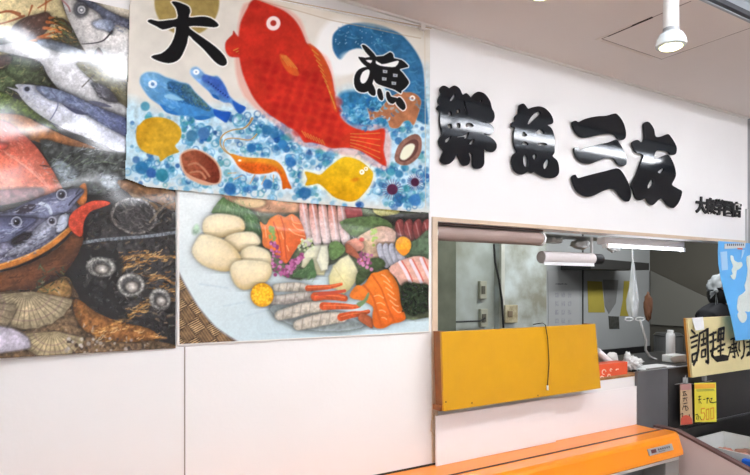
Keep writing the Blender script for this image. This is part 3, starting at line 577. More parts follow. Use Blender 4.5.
    for p in ([(310, 290), (350, 280), (390, 310), (420, 350)], [(320, 330), (370, 325), (400, 360)]): A.line(M(130, 110, .1894, p), 2, (206, 140, 104), a=.8)
    # shrimp
    q = lambda p: M(210, 110, .2, p)
    A.poly(q([(85, 212), (150, 222), (250, 232), (345, 248), (385, 300), (415, 395), (355, 395), (345, 345), (300, 325), (200, 325), (140, 295)]), (226, 232, 232), soft=2.5, a=.8)
    A.line(q([(112, 228), (75, 205), (52, 165), (65, 125), (110, 100), (165, 92), (195, 70), (211, 42)]), [1, 1.4, 1.2, 2.6], (196, 150, 90)); A.line(q([(105, 225), (72, 190), (75, 150), (120, 140), (190, 150), (218, 138), (234, 120)]), [1, 1, 1.4], (206, 150, 86))
    for p in ([(92, 316), (130, 314)], [(122, 346), (160, 328)], [(280, 330), (260, 370)], [(320, 325), (318, 360)], [(225, 325), (200, 370)]): A.line(q(p), [1.3, .7], (206, 150, 100), a=.8, smooth=1)
    A.poly(q([(102, 218), (160, 232), (210, 238), (270, 240), (325, 250), (358, 275), (378, 310), (392, 350), (410, 392), (385, 390), (366, 394), (362, 360), (350, 325), (330, 305), (295, 315), (230, 320), (180, 308), (145, 285), (122, 250)]), (244, 160, 44), soft=.7, tex=.06, c2=(236, 108, 22), g=((255, 157), (252, 172)))
    A.poly(q([(140, 268), (200, 262), (280, 270), (340, 290), (360, 320), (320, 302), (240, 310), (180, 300)]), (222, 88, 24), soft=1.5, tex=.25, ts=2, a=.75); A.ell(*q([(149, 252)])[0], 1.6, 1, (250, 246, 236))
    # red sea bream
    A.poly([(241, 10), (250, 2), (264, 0), (284, 8), (300, 20), (308, 40), (318, 50), (330, 62), (336, 95), (345, 118), (352, 125), (388, 128), (388, 168), (370, 165), (330, 152), (300, 145), (272, 122), (244, 96), (235, 60)], (238, 130, 110), soft=1.6, a=.4)
    A.poly([(226, 42), (230, 37), (233, 34), (234, 30.5), (238, 36), (245, 40), (247, 50), (246, 57), (238, 57), (230, 56), (226, 50)], (214, 52, 34), soft=.8, tex=.1)
    for k in range(4): A.line([(234+k*2.6, 50+k*1.6), (243+k*.8, 46+k*2.4)], .8, (226, 170, 60))
    A.poly([(251, 2), (256, -1), (262, 1.5), (272, 6), (283, 11), (293, 19), (300, 29), (304, 38), (307, 44), (316, 49), (323, 58), (330, 72), (333, 86), (335, 102), (339, 115), (345, 123), (356, 129), (371, 131), (384, 128.5), (385, 138), (383.5, 150), (386, 166), (372, 158), (358, 150), (344, 148), (331, 148.5), (322, 145), (312, 142.5), (304, 142), (298, 133), (288, 126), (278, 120), (264, 110), (254, 98), (247, 84), (242, 70), (239, 52), (239, 36), (241, 22), (246, 11)], (212, 48, 32), soft=.9, tex=.08, ts=10, c2=(226, 58, 34), g=((270, 40), (350, 140)))
    for r in range(9):
        for k in range(9):
            x = 258+k*9.6+(r % 2)*4.8+r*2.6+rng.uniform(-1.4, 1.4); y = 62+r*8.4+k*2.2+rng.uniform(-1.2, 1.2)
            dx = (x-262)/26.0
            if y > 88+(x-262)*.82+16 or y < 54+max(0, x-300)*1.15 or x > 340 or x < 252+r*3.4: continue
            A.ell(x, y, rng.uniform(3.8, 5.2), rng.uniform(3.4, 4.4), (176, 26, 24), ang=rng.uniform(0, 1), soft=1.5, a=rng.uniform(.45, .85), c2=(198, 38, 28))
    A.poly([(279, 55), (286, 56), (294, 64), (299, 75), (292, 75), (284, 68)], (226, 96, 40), soft=.8)
    for k in range(4): A.line([(281+k*1.5, 56), (288+k*3, 66+k)], .8, (230, 160, 70), a=.8, smooth=1)
    A.poly([(308, 44), (318, 50), (326, 62), (331, 78), (334, 98), (337, 112), (332, 108), (327, 84), (318, 62)], (224, 92, 40), soft=.8, a=.8)
    for k in range(11): A.line([(312+k*2.1, 50+k*5.2), (318+k*1.7, 55+k*5.4)], .9, (232, 166, 62), a=.9, smooth=1)
    for k in range(8): A.line([(302+k*2.8, 131+k*1.3), (306+k*2.6, 137+k*1.1)], 1, (230, 140, 60), a=.9, smooth=1)
    for k in range(5): A.line([(350, 134+k*3), (362, 134+k*4), (380, 133+k*6.4)], .8, (238, 160, 70), a=.85)
    A.ell(255, 5, 5, 4, (190, 36, 26), soft=2, a=.7); A.ell(273, 23.7, 7, 7.2, (248, 222, 216)); A.ell(273, 23.5, 2.9, c=(204, 56, 44))
    # flounder, brown fish, oyster, urchins
    q = lambda p: M(270, 90, .2738, p)
    A.poly(q([(120, 290), (180, 300), (230, 262), (270, 238), (335, 252), (382, 298), (378, 345), (335, 398), (288, 415), (225, 396), (175, 352), (120, 350)]), (240, 232, 200), soft=2, a=.8)
    A.poly(q([(128, 299), (155, 303), (182, 310), (205, 290), (232, 268), (272, 245), (325, 258), (360, 285), (376, 305), (366, 345), (335, 385), (315, 402), (290, 408), (262, 402), (228, 388), (182, 345), (156, 346), (130, 348), (136, 325)]), (250, 200, 30), soft=.7, tex=.07, c2=(238, 172, 8), g=((345, 165), (340, 198)))
    A.ell(*q([(310, 328)])[0], 4.2, 2, (240, 150, 20), ang=-.2, soft=1); A.ell(*q([(335, 300)])[0], 2.6, c=(255, 248, 232)); A.ell(*q([(350, 288)])[0], 2.2, c=(255, 248, 232)); A.ell(*q([(334, 300)])[0], 1, c=(226, 190, 120)); A.ell(*q([(349, 288)])[0], .9, c=(226, 190, 120))
    A.poly(q([(355, 68), (375, 76), (395, 76), (420, 48), (450, 20), (490, 5), (530, 12), (552, 35), (550, 62), (540, 95), (525, 128), (510, 112), (490, 115), (470, 138), (440, 136), (430, 112), (400, 98), (368, 110), (362, 90)]), (190, 122, 82), soft=.8, tex=.18, ts=4); A.ell(412.8, 98, 2.8, c=(246, 240, 232)); A.ell(412.8, 98, 1.3, c=(190, 130, 96))
    A.poly(q([(455, 245), (468, 205), (492, 178), (530, 160), (552, 175), (554, 215), (540, 248), (500, 275), (465, 268)]), (140, 98, 84), tex=.2, ts=3); A.poly(q([(470, 245), (488, 205), (520, 180), (542, 188), (538, 225), (510, 255), (480, 262)]), (96, 60, 54)); A.poly(q([(474, 245), (488, 210), (515, 195), (530, 205), (515, 238), (490, 256)]), (226, 224, 200), soft=.8)
    for (x, y, r) in ((392, 189.5, 5.4), (415, 182.2, 4.2)):
        for k in range(22): a_ = k/22*6.283; A.line([(x, y), (x+r*1.9*math.cos(a_), y+r*1.9*math.sin(a_))], .5, (88, 60, 100), a=.8, smooth=1)
        A.ell(x, y, r, c=(74, 34, 58), tex=.2)
    sat_ = np.clip((A.c.max(1)-A.c.min(1)-30)/90, 0, 1); A.c *= (1-.13*sat_)[:, None]; i = np.nonzero(A.c.max(1)-A.c.min(1) > 85)[0]; A.c[i] *= (1+.14*fbm(A.px[i]/2.5, A.py[i]/2.5, 31)+.22*fbm(A.px[i]/10, A.py[i]/10, 33))[:, None]
    A.strokes(M(130, 60, .1685, [(235, 150), (340, 150), (440, 240), (470, 290), (330, 245)]), 60, [(36, 74, 120), (96, 130, 110), (60, 120, 190)], L=(1, 3), ang=.6, spread=.8, a=.6)
    A.strokes(M(130, 60, .1685, [(100, 90), (200, 120), (300, 290), (200, 290), (90, 190)]), 40, [(150, 200, 232), (90, 150, 210)], L=(3, 8), w=(1, 2.4), ang=.5, spread=.5, a=.35)
    A.strokes([(338, 34), (360, 26), (400, 38), (424, 80), (424, 110), (390, 80), (360, 46)], 90, [(60, 130, 172), (34, 88, 132), (90, 160, 190)], L=(4, 10), w=(1, 2.4), ang=.5, spread=.7, a=.35)
    A.strokes([(340, 100), (372, 96), (400, 110), (372, 130), (346, 122)], 80, [(90, 170, 206), (30, 96, 160), (150, 200, 220)], L=(1, 4), w=(1, 3), spread=1.5, a=.5)
    # brush characters: big catch
    K = M(145, 0, .1473, [(180, 12), (210, 8), (260, 24), (300, 45), (309, 80), (300, 115), (350, 112), (400, 109), (450, 120), (492, 150), (502, 172), (470, 183), (380, 176), (300, 178), (335, 212), (400, 255), (480, 312), (540, 372), (560, 420), (545, 442), (515, 442), (470, 410), (400, 332), (330, 270), (298, 240), (288, 290), (255, 370), (220, 412), (160, 430), (90, 415), (42, 390), (60, 374), (110, 363), (160, 322), (195, 260), (210, 185), (170, 190), (120, 201), (80, 180), (30, 155), (18, 140), (40, 130), (90, 142), (160, 135), (219, 124), (218, 80), (205, 45)])
    A.poly(K, (245, 243, 236), grow=1.1, smooth=2); A.poly(K, (22, 21, 22), smooth=2, soft=.4)
    q = lambda p: M(340, 35, .1685, p)
    G = [(q([(128, 62), (148, 60), (185, 92), (215, 128), (205, 152), (178, 130), (148, 98)]), []),
         (q([(108, 130), (150, 135), (190, 128), (214, 140), (208, 190), (200, 225), (180, 218), (160, 192), (138, 175), (118, 152)]), [q([(152, 150), (190, 150), (180, 168)])]),
         (q([(150, 190), (110, 205), (85, 240), (80, 290), (95, 328), (125, 342), (160, 338), (186, 305), (200, 262), (210, 215), (180, 195)]), [q([(163, 205), (132, 222), (117, 262), (128, 288), (150, 282), (168, 250), (176, 214)])]),
         (q([(210, 128), (260, 122), (300, 99), (320, 115), (325, 135), (370, 145), (400, 170), (408, 188), (360, 200), (375, 220), (405, 260), (413, 285), (390, 315), (370, 330), (365, 346), (330, 325), (300, 315), (250, 300), (215, 285), (196, 250), (198, 190), (203, 150)]), [q([(212, 150), (250, 172), (300, 162), (345, 150), (352, 160), (332, 186), (290, 187), (240, 181), (212, 166)])]),
         (q([(168, 280), (190, 285), (212, 330), (208, 360), (185, 357), (162, 330)]), []), (q([(226, 318), (246, 322), (260, 370), (250, 389), (232, 376), (221, 345)]), []),
         (q([(278, 335), (295, 338), (306, 362), (330, 368), (347, 378), (318, 408), (290, 396), (276, 365)]), []), (q([(345, 372), (362, 368), (386, 400), (393, 430), (376, 446), (345, 420), (334, 398)]), [])]
    for p, h in G: A.poly(p, (243, 242, 238), grow=1, smooth=2)
    for p, h in G: A.poly(p, (22, 21, 22), smooth=2, soft=.4, holes=h)
    for x, y in ((270, 215), (332, 237), (265, 259), (323, 284)): A.poly(q([(x-13, y-9), (x+13, y-6), (x+12, y+9), (x-12, y+8)]), (226, 228, 228), smooth=1); A.poly(q([(x-7, y-3), (x+7, y-2), (x+7, y+4), (x-7, y+3)]), (70, 80, 96), smooth=1)
    # hem stitching
    A.line([(160, -32), (272, 4.5), (330, 20), (421, 38)], .8, (176, 150, 118), smooth=1, a=.8); A.line([(425, 36), (426, 208)], .7, (206, 190, 166), smooth=1, a=.8)
    A.poly([(160, -60), (272, 2), (428, 30), (428, 37), (330, 19), (272, 3.4), (160, -34)], (214, 200, 180), smooth=1, a=.5, soft=1.5)
    return A
# ================================================================== MATERIALS
wallm = mat('white painted wall', (238, 235, 233), .55, noise=.02, nscale=3, bump=.0004, bscale=60)
panelm = mat('white laminate panel', (240, 235, 232), .42, noise=.012, nscale=5)
ceilm = mat('ceiling board', (238, 228, 223), .85, noise=.03, nscale=1.6)
ceil2 = mat('ceiling joint', (164, 148, 140), .9)
crown = mat('cornice', (236, 230, 224), .6)
woodl = mat('pale wood frame', (214, 190, 164), .6, noise=.1, nscale=14)
woodo = mat('orange stained wood', (150, 86, 32), .6, noise=.2, nscale=30)
yel = mat('yellow painted board', (208, 152, 22), .3, noise=.04, nscale=14, bump=.0006, bscale=24)
org = mat('orange enamel', (246, 142, 22), .22, noise=.03, nscale=10, coat=.3)
orgtop = mat('worn orange counter top', (238, 140, 52), .3, noise=.06, nscale=16)
blk = mat('gloss black acrylic', (22, 25, 30), .065, spec=.32)
blkmat = mat('matt black', (20, 20, 22), .5)
prn = mat('glossy poster print', (255, 255, 255), .085, attr='print', bump=.00012, bscale=8, coat=0, spec=.62)
prn2 = mat('sashimi poster print', (255, 255, 255), .12, attr='print', bump=.0002, bscale=16, coat=0, spec=.55)
cloth = mat('cotton banner', (255, 255, 255), .9, attr='print', spec=.15, bump=.0003, bscale=500)
steel = mat('dull stainless steel', (124, 124, 128), .38, metal=.55, noise=.15, nscale=4)
steeld = mat('dark stainless steel', (56, 55, 56), .32, metal=.35, noise=.25, nscale=5)
black = mat('black kitchen steel', (20, 20, 20), .4, noise=.3, nscale=6)
white = mat('white plastic', (238, 238, 238), .4)
boardw = mat('white foam board', (242, 238, 238), .5)
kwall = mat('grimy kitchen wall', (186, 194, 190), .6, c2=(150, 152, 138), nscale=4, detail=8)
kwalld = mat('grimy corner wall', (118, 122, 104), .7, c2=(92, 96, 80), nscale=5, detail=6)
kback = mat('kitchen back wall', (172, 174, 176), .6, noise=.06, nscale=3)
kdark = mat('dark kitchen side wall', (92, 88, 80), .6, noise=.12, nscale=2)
plast = mat('thin clear plastic', (226, 230, 232), .25, alpha=.5)
plw = mat('milky plastic', (232, 232, 230), .35, noise=.08, nscale=20, bump=.002, bscale=40)
pinkp = mat('pinkish enamel panel', (222, 200, 194), .35, noise=.03, nscale=6)
brownt = mat('brown rubber trim', (104, 74, 70), .5)
greym = mat('grey metal', (158, 158, 156), .4, metal=.4)
ivory = mat('aged ivory plastic', (190, 180, 150), .5, c2=(150, 136, 104), nscale=26)
tubem = mat('lit fluorescent tube', (255, 255, 255), .4, emit=(247, 249, 255), estr=18)
ktube = mat('lit kitchen tube', (255, 255, 255), .4, emit=(240, 246, 255), estr=9)
bulbm = mat('lit lamp lens', (255, 255, 230), .3, emit=(255, 250, 176), estr=5)
refl = mat('fixture reflector', (226, 232, 238), .4)
ink = mat('black brush ink', (30, 27, 25), .7)

# ================================================================== THE ROOM
OX0, OX1, OZ0, OZ1 = 1.578, 4.21, 1.04, 1.842      # kitchen hatch
CH = 2.70
structure('wall_front', wallm, ((-3, 0, 0), (OX0, .1, CH)), ((OX0, 0, OZ1), (OX1, .1, CH)), ((OX1, 0, 0), (4.235, .1, CH)), ((OX0, 0, 0), (OX1, .1, OZ0)))
structure('wall_left', wallm, ((-3.1, -7, 0), (-3, .1, CH)))
structure('wall_back', wallm, ((-3, -7.1, 0), (8.2, -7, CH)))
structure('wall_right', wallm, ((8.1, -7, 0), (8.2, 2.9, CH)))
structure('floor', mat('pale vinyl floor', (206, 196, 186), .4, noise=.06, nscale=2), ((-3.1, -7.1, -.1), (8.2, 2.9, 0)))
# beyond the right end of the shop wall
structure('wall_kitchen_end', mat('grey end wall', (150, 150, 150), .6), ((4.235, .02, 0), (6.6, .1, CH)))
# ceiling with the recess that carries the near row of tubes
FY0, FY1 = -.75, -1.45
structure('ceiling', ceilm, ((-3, FY0, CH), (8.1, 0, CH+.1)), ((-3, -7, CH), (8.1, FY1, CH+.1)), ((-3, FY1, CH), (-2.0, FY0, CH+.1)), ((7.0, FY1, CH), (8.1, FY0, CH+.1)))
structure('trim_1', crown, ((-3, -.012, CH-.009), (4.235, 0, CH)))
HX0, HX1, HY0, HY1 = 2.30, 2.765, -.305, -.725
g = .0022
structure('trim_2', ceil2, ((HX0, HY0-g, CH-.0012), (HX1, HY0+g*.4, CH)), ((HX0-g, HY1, CH-.0012), (HX0+g, HY0, CH)), ((HX1-g*.7, HY1, CH-.0012), (HX1+g*.7, HY0, CH)))
structure('trim_3', mat('peeling joint filler', (232, 220, 212), .8), ((HX0+.01, HY0+.003, CH-.004), (HX1-.06, HY0+.016, CH)), ((HX0-.02, HY0-.16, CH-.003), (HX0-.008, HY0+.02, CH)))
structure('trim_4', mat('dark open joint', (62, 52, 46), .9), ((HX0-.008, -.56, CH-.003), (HX0+.002, -.34, CH)))
structure('trim_7', mat('ceiling crease', (190, 176, 170), .9), ((5.05, -.75, CH-.001), (5.056, 0, CH)))
# wall panel joints
structure('trim_5', mat('panel joint', (150, 140, 132), .7), ((W(184.6, 400).x-.0022, -.0015, 0), (W(184.6, 400).x+.0022, 0, 1.347)))
structure('trim_6', woodl, ((W(431.6, 300).x, -.006, .78), (OX0, .1, OZ1+.018)), ((OX0, -.006, OZ1), (OX1, .1, OZ1+.018)))

# kitchen shell
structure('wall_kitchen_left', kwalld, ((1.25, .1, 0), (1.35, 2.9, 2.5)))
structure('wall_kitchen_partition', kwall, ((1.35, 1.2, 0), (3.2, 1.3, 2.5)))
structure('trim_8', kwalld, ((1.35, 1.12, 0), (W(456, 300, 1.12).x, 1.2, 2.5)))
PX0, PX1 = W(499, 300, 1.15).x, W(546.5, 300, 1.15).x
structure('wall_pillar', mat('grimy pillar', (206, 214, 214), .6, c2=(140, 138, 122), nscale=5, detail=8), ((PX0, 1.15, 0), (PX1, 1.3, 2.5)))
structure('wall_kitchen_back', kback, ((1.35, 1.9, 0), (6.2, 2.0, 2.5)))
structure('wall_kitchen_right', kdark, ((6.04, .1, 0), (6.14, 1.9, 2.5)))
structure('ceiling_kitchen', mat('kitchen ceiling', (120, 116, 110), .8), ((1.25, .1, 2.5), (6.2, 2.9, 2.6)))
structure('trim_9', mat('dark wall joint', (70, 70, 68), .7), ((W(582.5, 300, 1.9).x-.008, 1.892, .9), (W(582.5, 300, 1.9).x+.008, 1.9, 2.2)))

# ================================================================== POSTERS AND BANNER
def fy1(X, Z):
    return -.004-.022*np.clip((1.62-Z)/.28, 0, 1)**2*np.clip((.5-X)/.8, 0, 1)-.0016*np.sin(X*9+Z*6)-.0003*np.sin(X*23-Z*31)-.0022
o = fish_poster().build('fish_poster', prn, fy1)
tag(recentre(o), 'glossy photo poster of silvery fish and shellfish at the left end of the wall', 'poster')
def fy2(X, Z): return -.0045-.0009*np.sin(Z*46+X*3)-.0008*np.sin(X*5)
o = sashimi_poster().build('sashimi_poster', prn2, fy2)
tag(recentre(o), 'wide glossy poster of a sashimi platter below the painted banner', 'poster')
def fy3(X, Z):
    d = np.clip((X-.3)/1.24, 0, 1)
    return -.013-.0035*np.sin(X*7+Z*3)-.0018*np.sin(X*17-Z*5)-.008*np.exp(-((X-.31)/.04)**2)*np.clip((2.0-Z)/.13, 0, 1)
A = catch_banner()
# the hanging cloth droops along its top edge towards the left and along its bottom hem
zl = .292+(A.Z-1.88)/.7*.018; zt = np.interp(A.X, [.292, .80, 1.543], [2.575, 2.618, 2.676]); zb = np.interp(A.X, [.292, .36, .9, 1.543], [1.905, 1.884, 1.872, 1.874])
A2X, A2Z = A.X.copy(), A.Z.copy()
# resample: keep picture fixed in space, only clip the cloth to its sagging outline
def clipped(A, zt, zb, name, m, fy):
    o = A.build(name, m, fy); bm = bmesh.new(); bm.from_mesh(o.data)
    bm.verts.ensure_lookup_table(); bad = np.nonzero((A.Z > zt) | (A.Z < zb) | (A.X < .292+(A.Z-1.88)/.7*.018))[0]
    bmesh.ops.delete(bm, geom=[bm.verts[int(i)] for i in bad], context='VERTS'); bm.to_mesh(o.data); bm.free(); return o
o = clipped(A, zt, zb, 'painted_banner', cloth, fy3)
recentre(o)
ban = tag(o, 'hand-painted cotton banner with a big red fish, blue wave and black brush characters', 'banner')
hk = MB(); p = W(421.5, 28, -.012); hk.box((p.x-.012, -.026, p.z-.012), (p.x+.012, 0, p.z+.014), .002)
hk.tube([(p.x, -.02, p.z-.01), (p.x+.004, -.024, p.z-.03), (p.x, -.02, p.z-.045)], .0018, 8)
tag(hk.build('banner_hook', crown), 'small white hook pinning the top right corner of the painted banner', 'hook')
mb = MB(); pts = [(x, -.016, float(np.interp(x, [.0, .292, .80, 1.543], [2.55, 2.577, 2.62, 2.678]))) for x in np.linspace(.02, 1.53, 14)]
pts = [(x, -.0225, z) for x, _, z in pts]; mb.tube(pts, .002, 6)
ropeo = mb.build('rope', mat('beige cord', (200, 178, 150), .8)); tag(ropeo, 'thin beige cord running along the top hem of the painted banner', 'cord')

# ================================================================== RAISED SIGN CHARACTERS
YF, TH = -.018, .012
def big(h, f=1.28):
    cx = sum(p[0] for p in h)/len(h); cy = sum(p[1] for p in h)/len(h); return [(cx+(x-cx)*f, cy+(y-cy)*f) for x, y in h]
s1 = .19774
c1 = M(434, 80, s1, [(38, 34), (50, 31), (66, 38), (76, 43), (100, 30), (126, 45), (142, 76), (160, 68), (178, 84), (184, 92), (204, 70), (226, 61), (256, 74), (280, 108), (290, 145), (300, 164), (303, 190), (290, 214), (262, 212), (240, 208), (244, 216), (275, 222), (298, 242), (297, 262), (280, 278), (252, 270), (256, 280), (288, 295), (311, 320), (312, 346), (295, 363), (270, 358), (252, 345), (251, 385), (250, 425), (235, 445), (210, 448), (195, 430), (192, 376), (172, 368), (180, 400), (172, 426), (150, 433), (135, 416), (117, 380), (110, 376), (98, 402), (75, 423), (50, 425), (32, 406), (40, 380), (48, 357), (28, 330), (25, 300), (40, 275), (33, 240), (28, 200), (30, 162), (15, 146), (22, 130), (32, 126), (22, 110), (25, 90), (36, 68), (30, 48)])
h1 = [M(434, 80, s1, p) for p in ([(80, 102), (90, 84), (100, 74), (104, 82), (98, 94), (88, 104)], [(72, 165), (85, 165), (85, 180), (73, 180)], [(115, 152), (127, 153), (127, 165), (115, 165)], [(70, 226), (84, 226), (85, 243), (71, 242)], [(114, 222), (128, 223), (128, 240), (115, 239)], [(162, 224), (180, 220), (194, 232), (182, 238), (164, 238)], [(122, 286), (146, 282), (168, 268), (162, 290), (150, 296), (148, 288), (124, 290)], [(58, 302), (82, 288), (72, 308), (58, 315)], [(178, 320), (195, 300), (200, 308), (186, 325)], [(230, 106), (240, 98), (239, 112), (232, 116)], [(148, 116), (155, 118), (168, 166), (160, 165)])]
g_ = 'raised black shop sign characters'
t = curve_plate('sign_character', [c1]+[big(h) for h in h1], YF, TH, blk); tag(t, 'dense raised black brush character nearest the painted banner, first of the shop sign', 'sign', g_)
s2 = .18127
c2_ = M(504, 98, s2, [(85, 40), (104, 33), (118, 46), (130, 61), (150, 55), (190, 48), (225, 60), (254, 90), (268, 124), (262, 142), (236, 150), (256, 166), (272, 200), (276, 240), (275, 300), (264, 322), (290, 347), (300, 385), (297, 420), (270, 440), (225, 438), (190, 422), (165, 406), (150, 413), (130, 406), (100, 421), (75, 415), (52, 390), (42, 350), (50, 315), (70, 297), (60, 275), (52, 240), (52, 195), (58, 165), (42, 157), (41, 139), (60, 130), (60, 105), (78, 85), (80, 60)])
h2 = [M(504, 98, s2, p) for p in ([(134, 134), (146, 110), (165, 90), (185, 82), (192, 92), (168, 115), (142, 138)], [(102, 192), (117, 196), (120, 209), (101, 211)], [(177, 190), (194, 175), (212, 186), (212, 197), (180, 198)], [(108, 242), (126, 252), (125, 259), (101, 257)], [(192, 249), (221, 250), (227, 259), (191, 261)], [(106, 330), (118, 318), (127, 340), (124, 372), (109, 368)], [(156, 322), (170, 311), (175, 325), (166, 340)], [(218, 366), (235, 342), (245, 352), (238, 376), (222, 388)])]
t = curve_plate('sign_character', [c2_]+[big(h) for h in h2], YF, TH, blk); tag(t, 'raised black brush character of a fish, second from the painted banner on the shop sign', 'sign', g_)
s3 = .2105
tr = [M(566, 108, s3, p) for p in ([(30, 68), (45, 62), (58, 69), (90, 53), (140, 42), (190, 38), (222, 29), (240, 31), (265, 62), (280, 105), (280, 140), (264, 152), (247, 146), (230, 128), (200, 122), (150, 128), (100, 139), (70, 138), (48, 118), (33, 90)], [(38, 192), (54, 188), (62, 199), (100, 188), (150, 175), (200, 165), (234, 152), (249, 165), (272, 205), (285, 245), (282, 268), (262, 276), (242, 263), (224, 240), (190, 238), (150, 250), (110, 265), (75, 258), (50, 236), (40, 210)], [(28, 330), (42, 318), (54, 334), (90, 325), (140, 312), (190, 300), (235, 288), (256, 296), (280, 330), (298, 370), (306, 410), (298, 440), (280, 441), (255, 416), (234, 390), (205, 384), (170, 395), (130, 415), (95, 420), (60, 402), (38, 370)])]
p = W(600, 205, 0); root = empty('sign_character', (p.x, -.02, p.z), 'raised black character of three stacked horizontal strokes on the shop sign', 'sign', g_)
for q in tr: curve_plate('stroke', [q], YF, TH, blk, root)
s4 = .2104
c4 = M(625, 115, s4, [(88, 44), (103, 33), (119, 43), (135, 70), (143, 103), (170, 104), (200, 92), (216, 106), (235, 136), (243, 160), (237, 186), (215, 188), (200, 173), (170, 168), (144, 172), (137, 209), (170, 200), (200, 190), (220, 215), (235, 255), (238, 290), (225, 318), (221, 334), (250, 352), (268, 366), (255, 410), (236, 436), (222, 441), (200, 426), (178, 398), (160, 400), (140, 420), (125, 428), (108, 413), (95, 395), (70, 405), (50, 395), (36, 355), (29, 331), (50, 290), (68, 240), (85, 190), (55, 180), (38, 156), (32, 135), (45, 122), (60, 121), (75, 132), (91, 114), (90, 75)])
h4 = [M(625, 115, s4, p) for p in ([(156, 270), (172, 257), (182, 258), (168, 276)], [(108, 334), (122, 310), (130, 320), (125, 336), (110, 347)])]
t = curve_plate('sign_character', [c4]+[big(h) for h in h4], YF, TH, blk); tag(t, 'raised black brush character with crossing legs, last large one on the shop sign', 'sign', g_)
small = [('大', 'first'), ('泉', 'second'), ('学', 'third'), ('園', 'fourth'), ('店', 'fifth')]
q0, q1 = W(697.2, 210, -.012), W(741.5, 215.3, -.012)
for k, (ch, nm) in enumerate(small):
    f = k/5.0; P0 = q0+(q1-q0)*f
    sz = .105; z0 = W(697, 210, -.012).z-.004
    t = text_mesh('small_sign_character', ch, sz, blkmat, Vector((P0.x-.008, -.008, z0)), ex=.004, offset=.0040, sx=1.12)
    tag(t, {0: 'small raised black character like a standing figure, leftmost in the branch name row', 1: 'small raised black character, second from left in the branch name row', 2: 'small raised black character in the middle of the branch name row', 3: 'small boxed raised black character, fourth from left in the branch name row', 4: 'small raised black character, rightmost in the branch name row'}[k], 'sign', 'small raised characters of the branch name')

# ================================================================== ORANGE COUNTER ALONG THE WALL
CT = .768
X1 = 3.02
root = empty('display_counter', ((-.2+X1)/2, -.2, 0), 'orange refrigerated counter running along the foot of the white wall', 'counter')
yb, yf = -.003, -.235
mb = MB(); mb.box((-.6, -.148, CT-.03), (X1-.03, yb, CT), .003); mb.build('counter_top', orgtop, root)
mb = MB(); mb.box((-.6, -.1605, CT-.029), (X1-.03, -.1475, CT+.0022)); mb.build('groove', mat('dark groove', (60, 28, 18), .7), root)
# moulded bumper with rounded nose, swept along X and turned in at its end
prof = [(-.159, CT-.03), (-.159, CT+.001), (-.238, CT), (-.252, CT-.008), (-.262, CT-.022), (-.285, CT-.088), (-.286, CT-.104), (-.276, CT-.112), (-.24, CT-.112), (-.159, CT-.07)]
bm = MB(); rings = []
for (x, sc) in [(-.6, 1), (X1-.10, 1), (X1-.05, .995), (X1-.02, .96), (X1, .85), (X1+.004, .7)]:
    rings.append([bm.bm.verts.new((x, -.159+(y+.159)*sc, z-(1-sc)*.0)) for y, z in prof])
for i in range(len(rings)-1):
    for k in range(len(prof)): bm.bm.faces.new((rings[i][k], rings[i][(k+1) % len(prof)], rings[i+1][(k+1) % len(prof)], rings[i+1][k]))
bm.bm.faces.new(rings[0][::-1]); bm.bm.faces.new(rings[-1])
bm.build('bumper', org, root, smooth=False)
# name plate on the bumper's slope
a = W(648, 450, -.272); n = Vector((0, -.944, .329))
pl = MB(); zc = CT-.052; yc = -.2745; x0, x1 = W(647.5, 448, -.272).x, W(671.5, 444, -.272).x
up = Vector((0, .329, .944)); 
def on(x, v, out): return Vector((x, yc, zc))+up*v+n*out
pl.prism([on(x0, -.016, .0005), on(x1, -.016, .0005), on(x1, .016, .0005), on(x0, .016, .0005)], n*.004)
plate = pl.build('name_plate', mat('brushed plate', (196, 192, 188), .35, metal=.5), root)
pl = MB(); w = x1-x0; pl.prism([on(x0+w*.1, -.008, .0048), on(x0+w*.3, -.008, .0048), on(x0+w*.3, .009, .0048), on(x0+w*.1, .009, .0048)], n*.001)
pl.build('emblem', mat('maroon emblem', (92, 38, 36), .5), plate)
pl = MB()
for k in range(6):
    xx = x0+w*(.38+.088*k); pl.prism([on(xx, -.002, .0048), on(xx+w*.06, -.002, .0048), on(xx+w*.06, .008, .0048), on(xx, .008, .0048)], n*.0008)
pl.prism([on(x0+w*.38, -.009, .0048), on(x0+w*.66, -.009, .0048), on(x0+w*.66, -.006, .0048), on(x0+w*.38, -.006, .0048)], n*.0008)
pl.build('plate_text', mat('grey plate print', (92, 88, 90), .5), plate)
mb = MB(); mb.box((-.6, -.262, CT-.135), (X1-.03, -.12, CT-.113), .002); mb.build('rail', mat('pale shelf rail', (214, 208, 198), .4), root)
mb = MB(); mb.box((-.6, -.13, .10), (X1-.03, -.004, CT-.031)); mb.build('back_panel', mat('grey case lining', (120, 120, 120), .5), root)  # lining is one even grey
mb = MB(); mb.box((-.6, -.26, .50), (X1-.18, -.13, .514), .002); mb.build('shelf', greym, root)
mb = MB(); mb.box((X1-.15, -.262, .10), (X1-.03, -.135, CT-.135), .004); mb.build('end_post', mat('grey enamel post', (140, 136, 132), .4), root)
mb = MB(); mb.box((-.6, -.62, 0), (X1-.04, -.14, .10), .01); mb.build('plinth', steeld, root)

structure('trim_13', mat('dark joint line', (40, 34, 32), .8), ((-.6, -.003, CT-.004), (W(436, 460, 0).x, 0, CT+.007)))
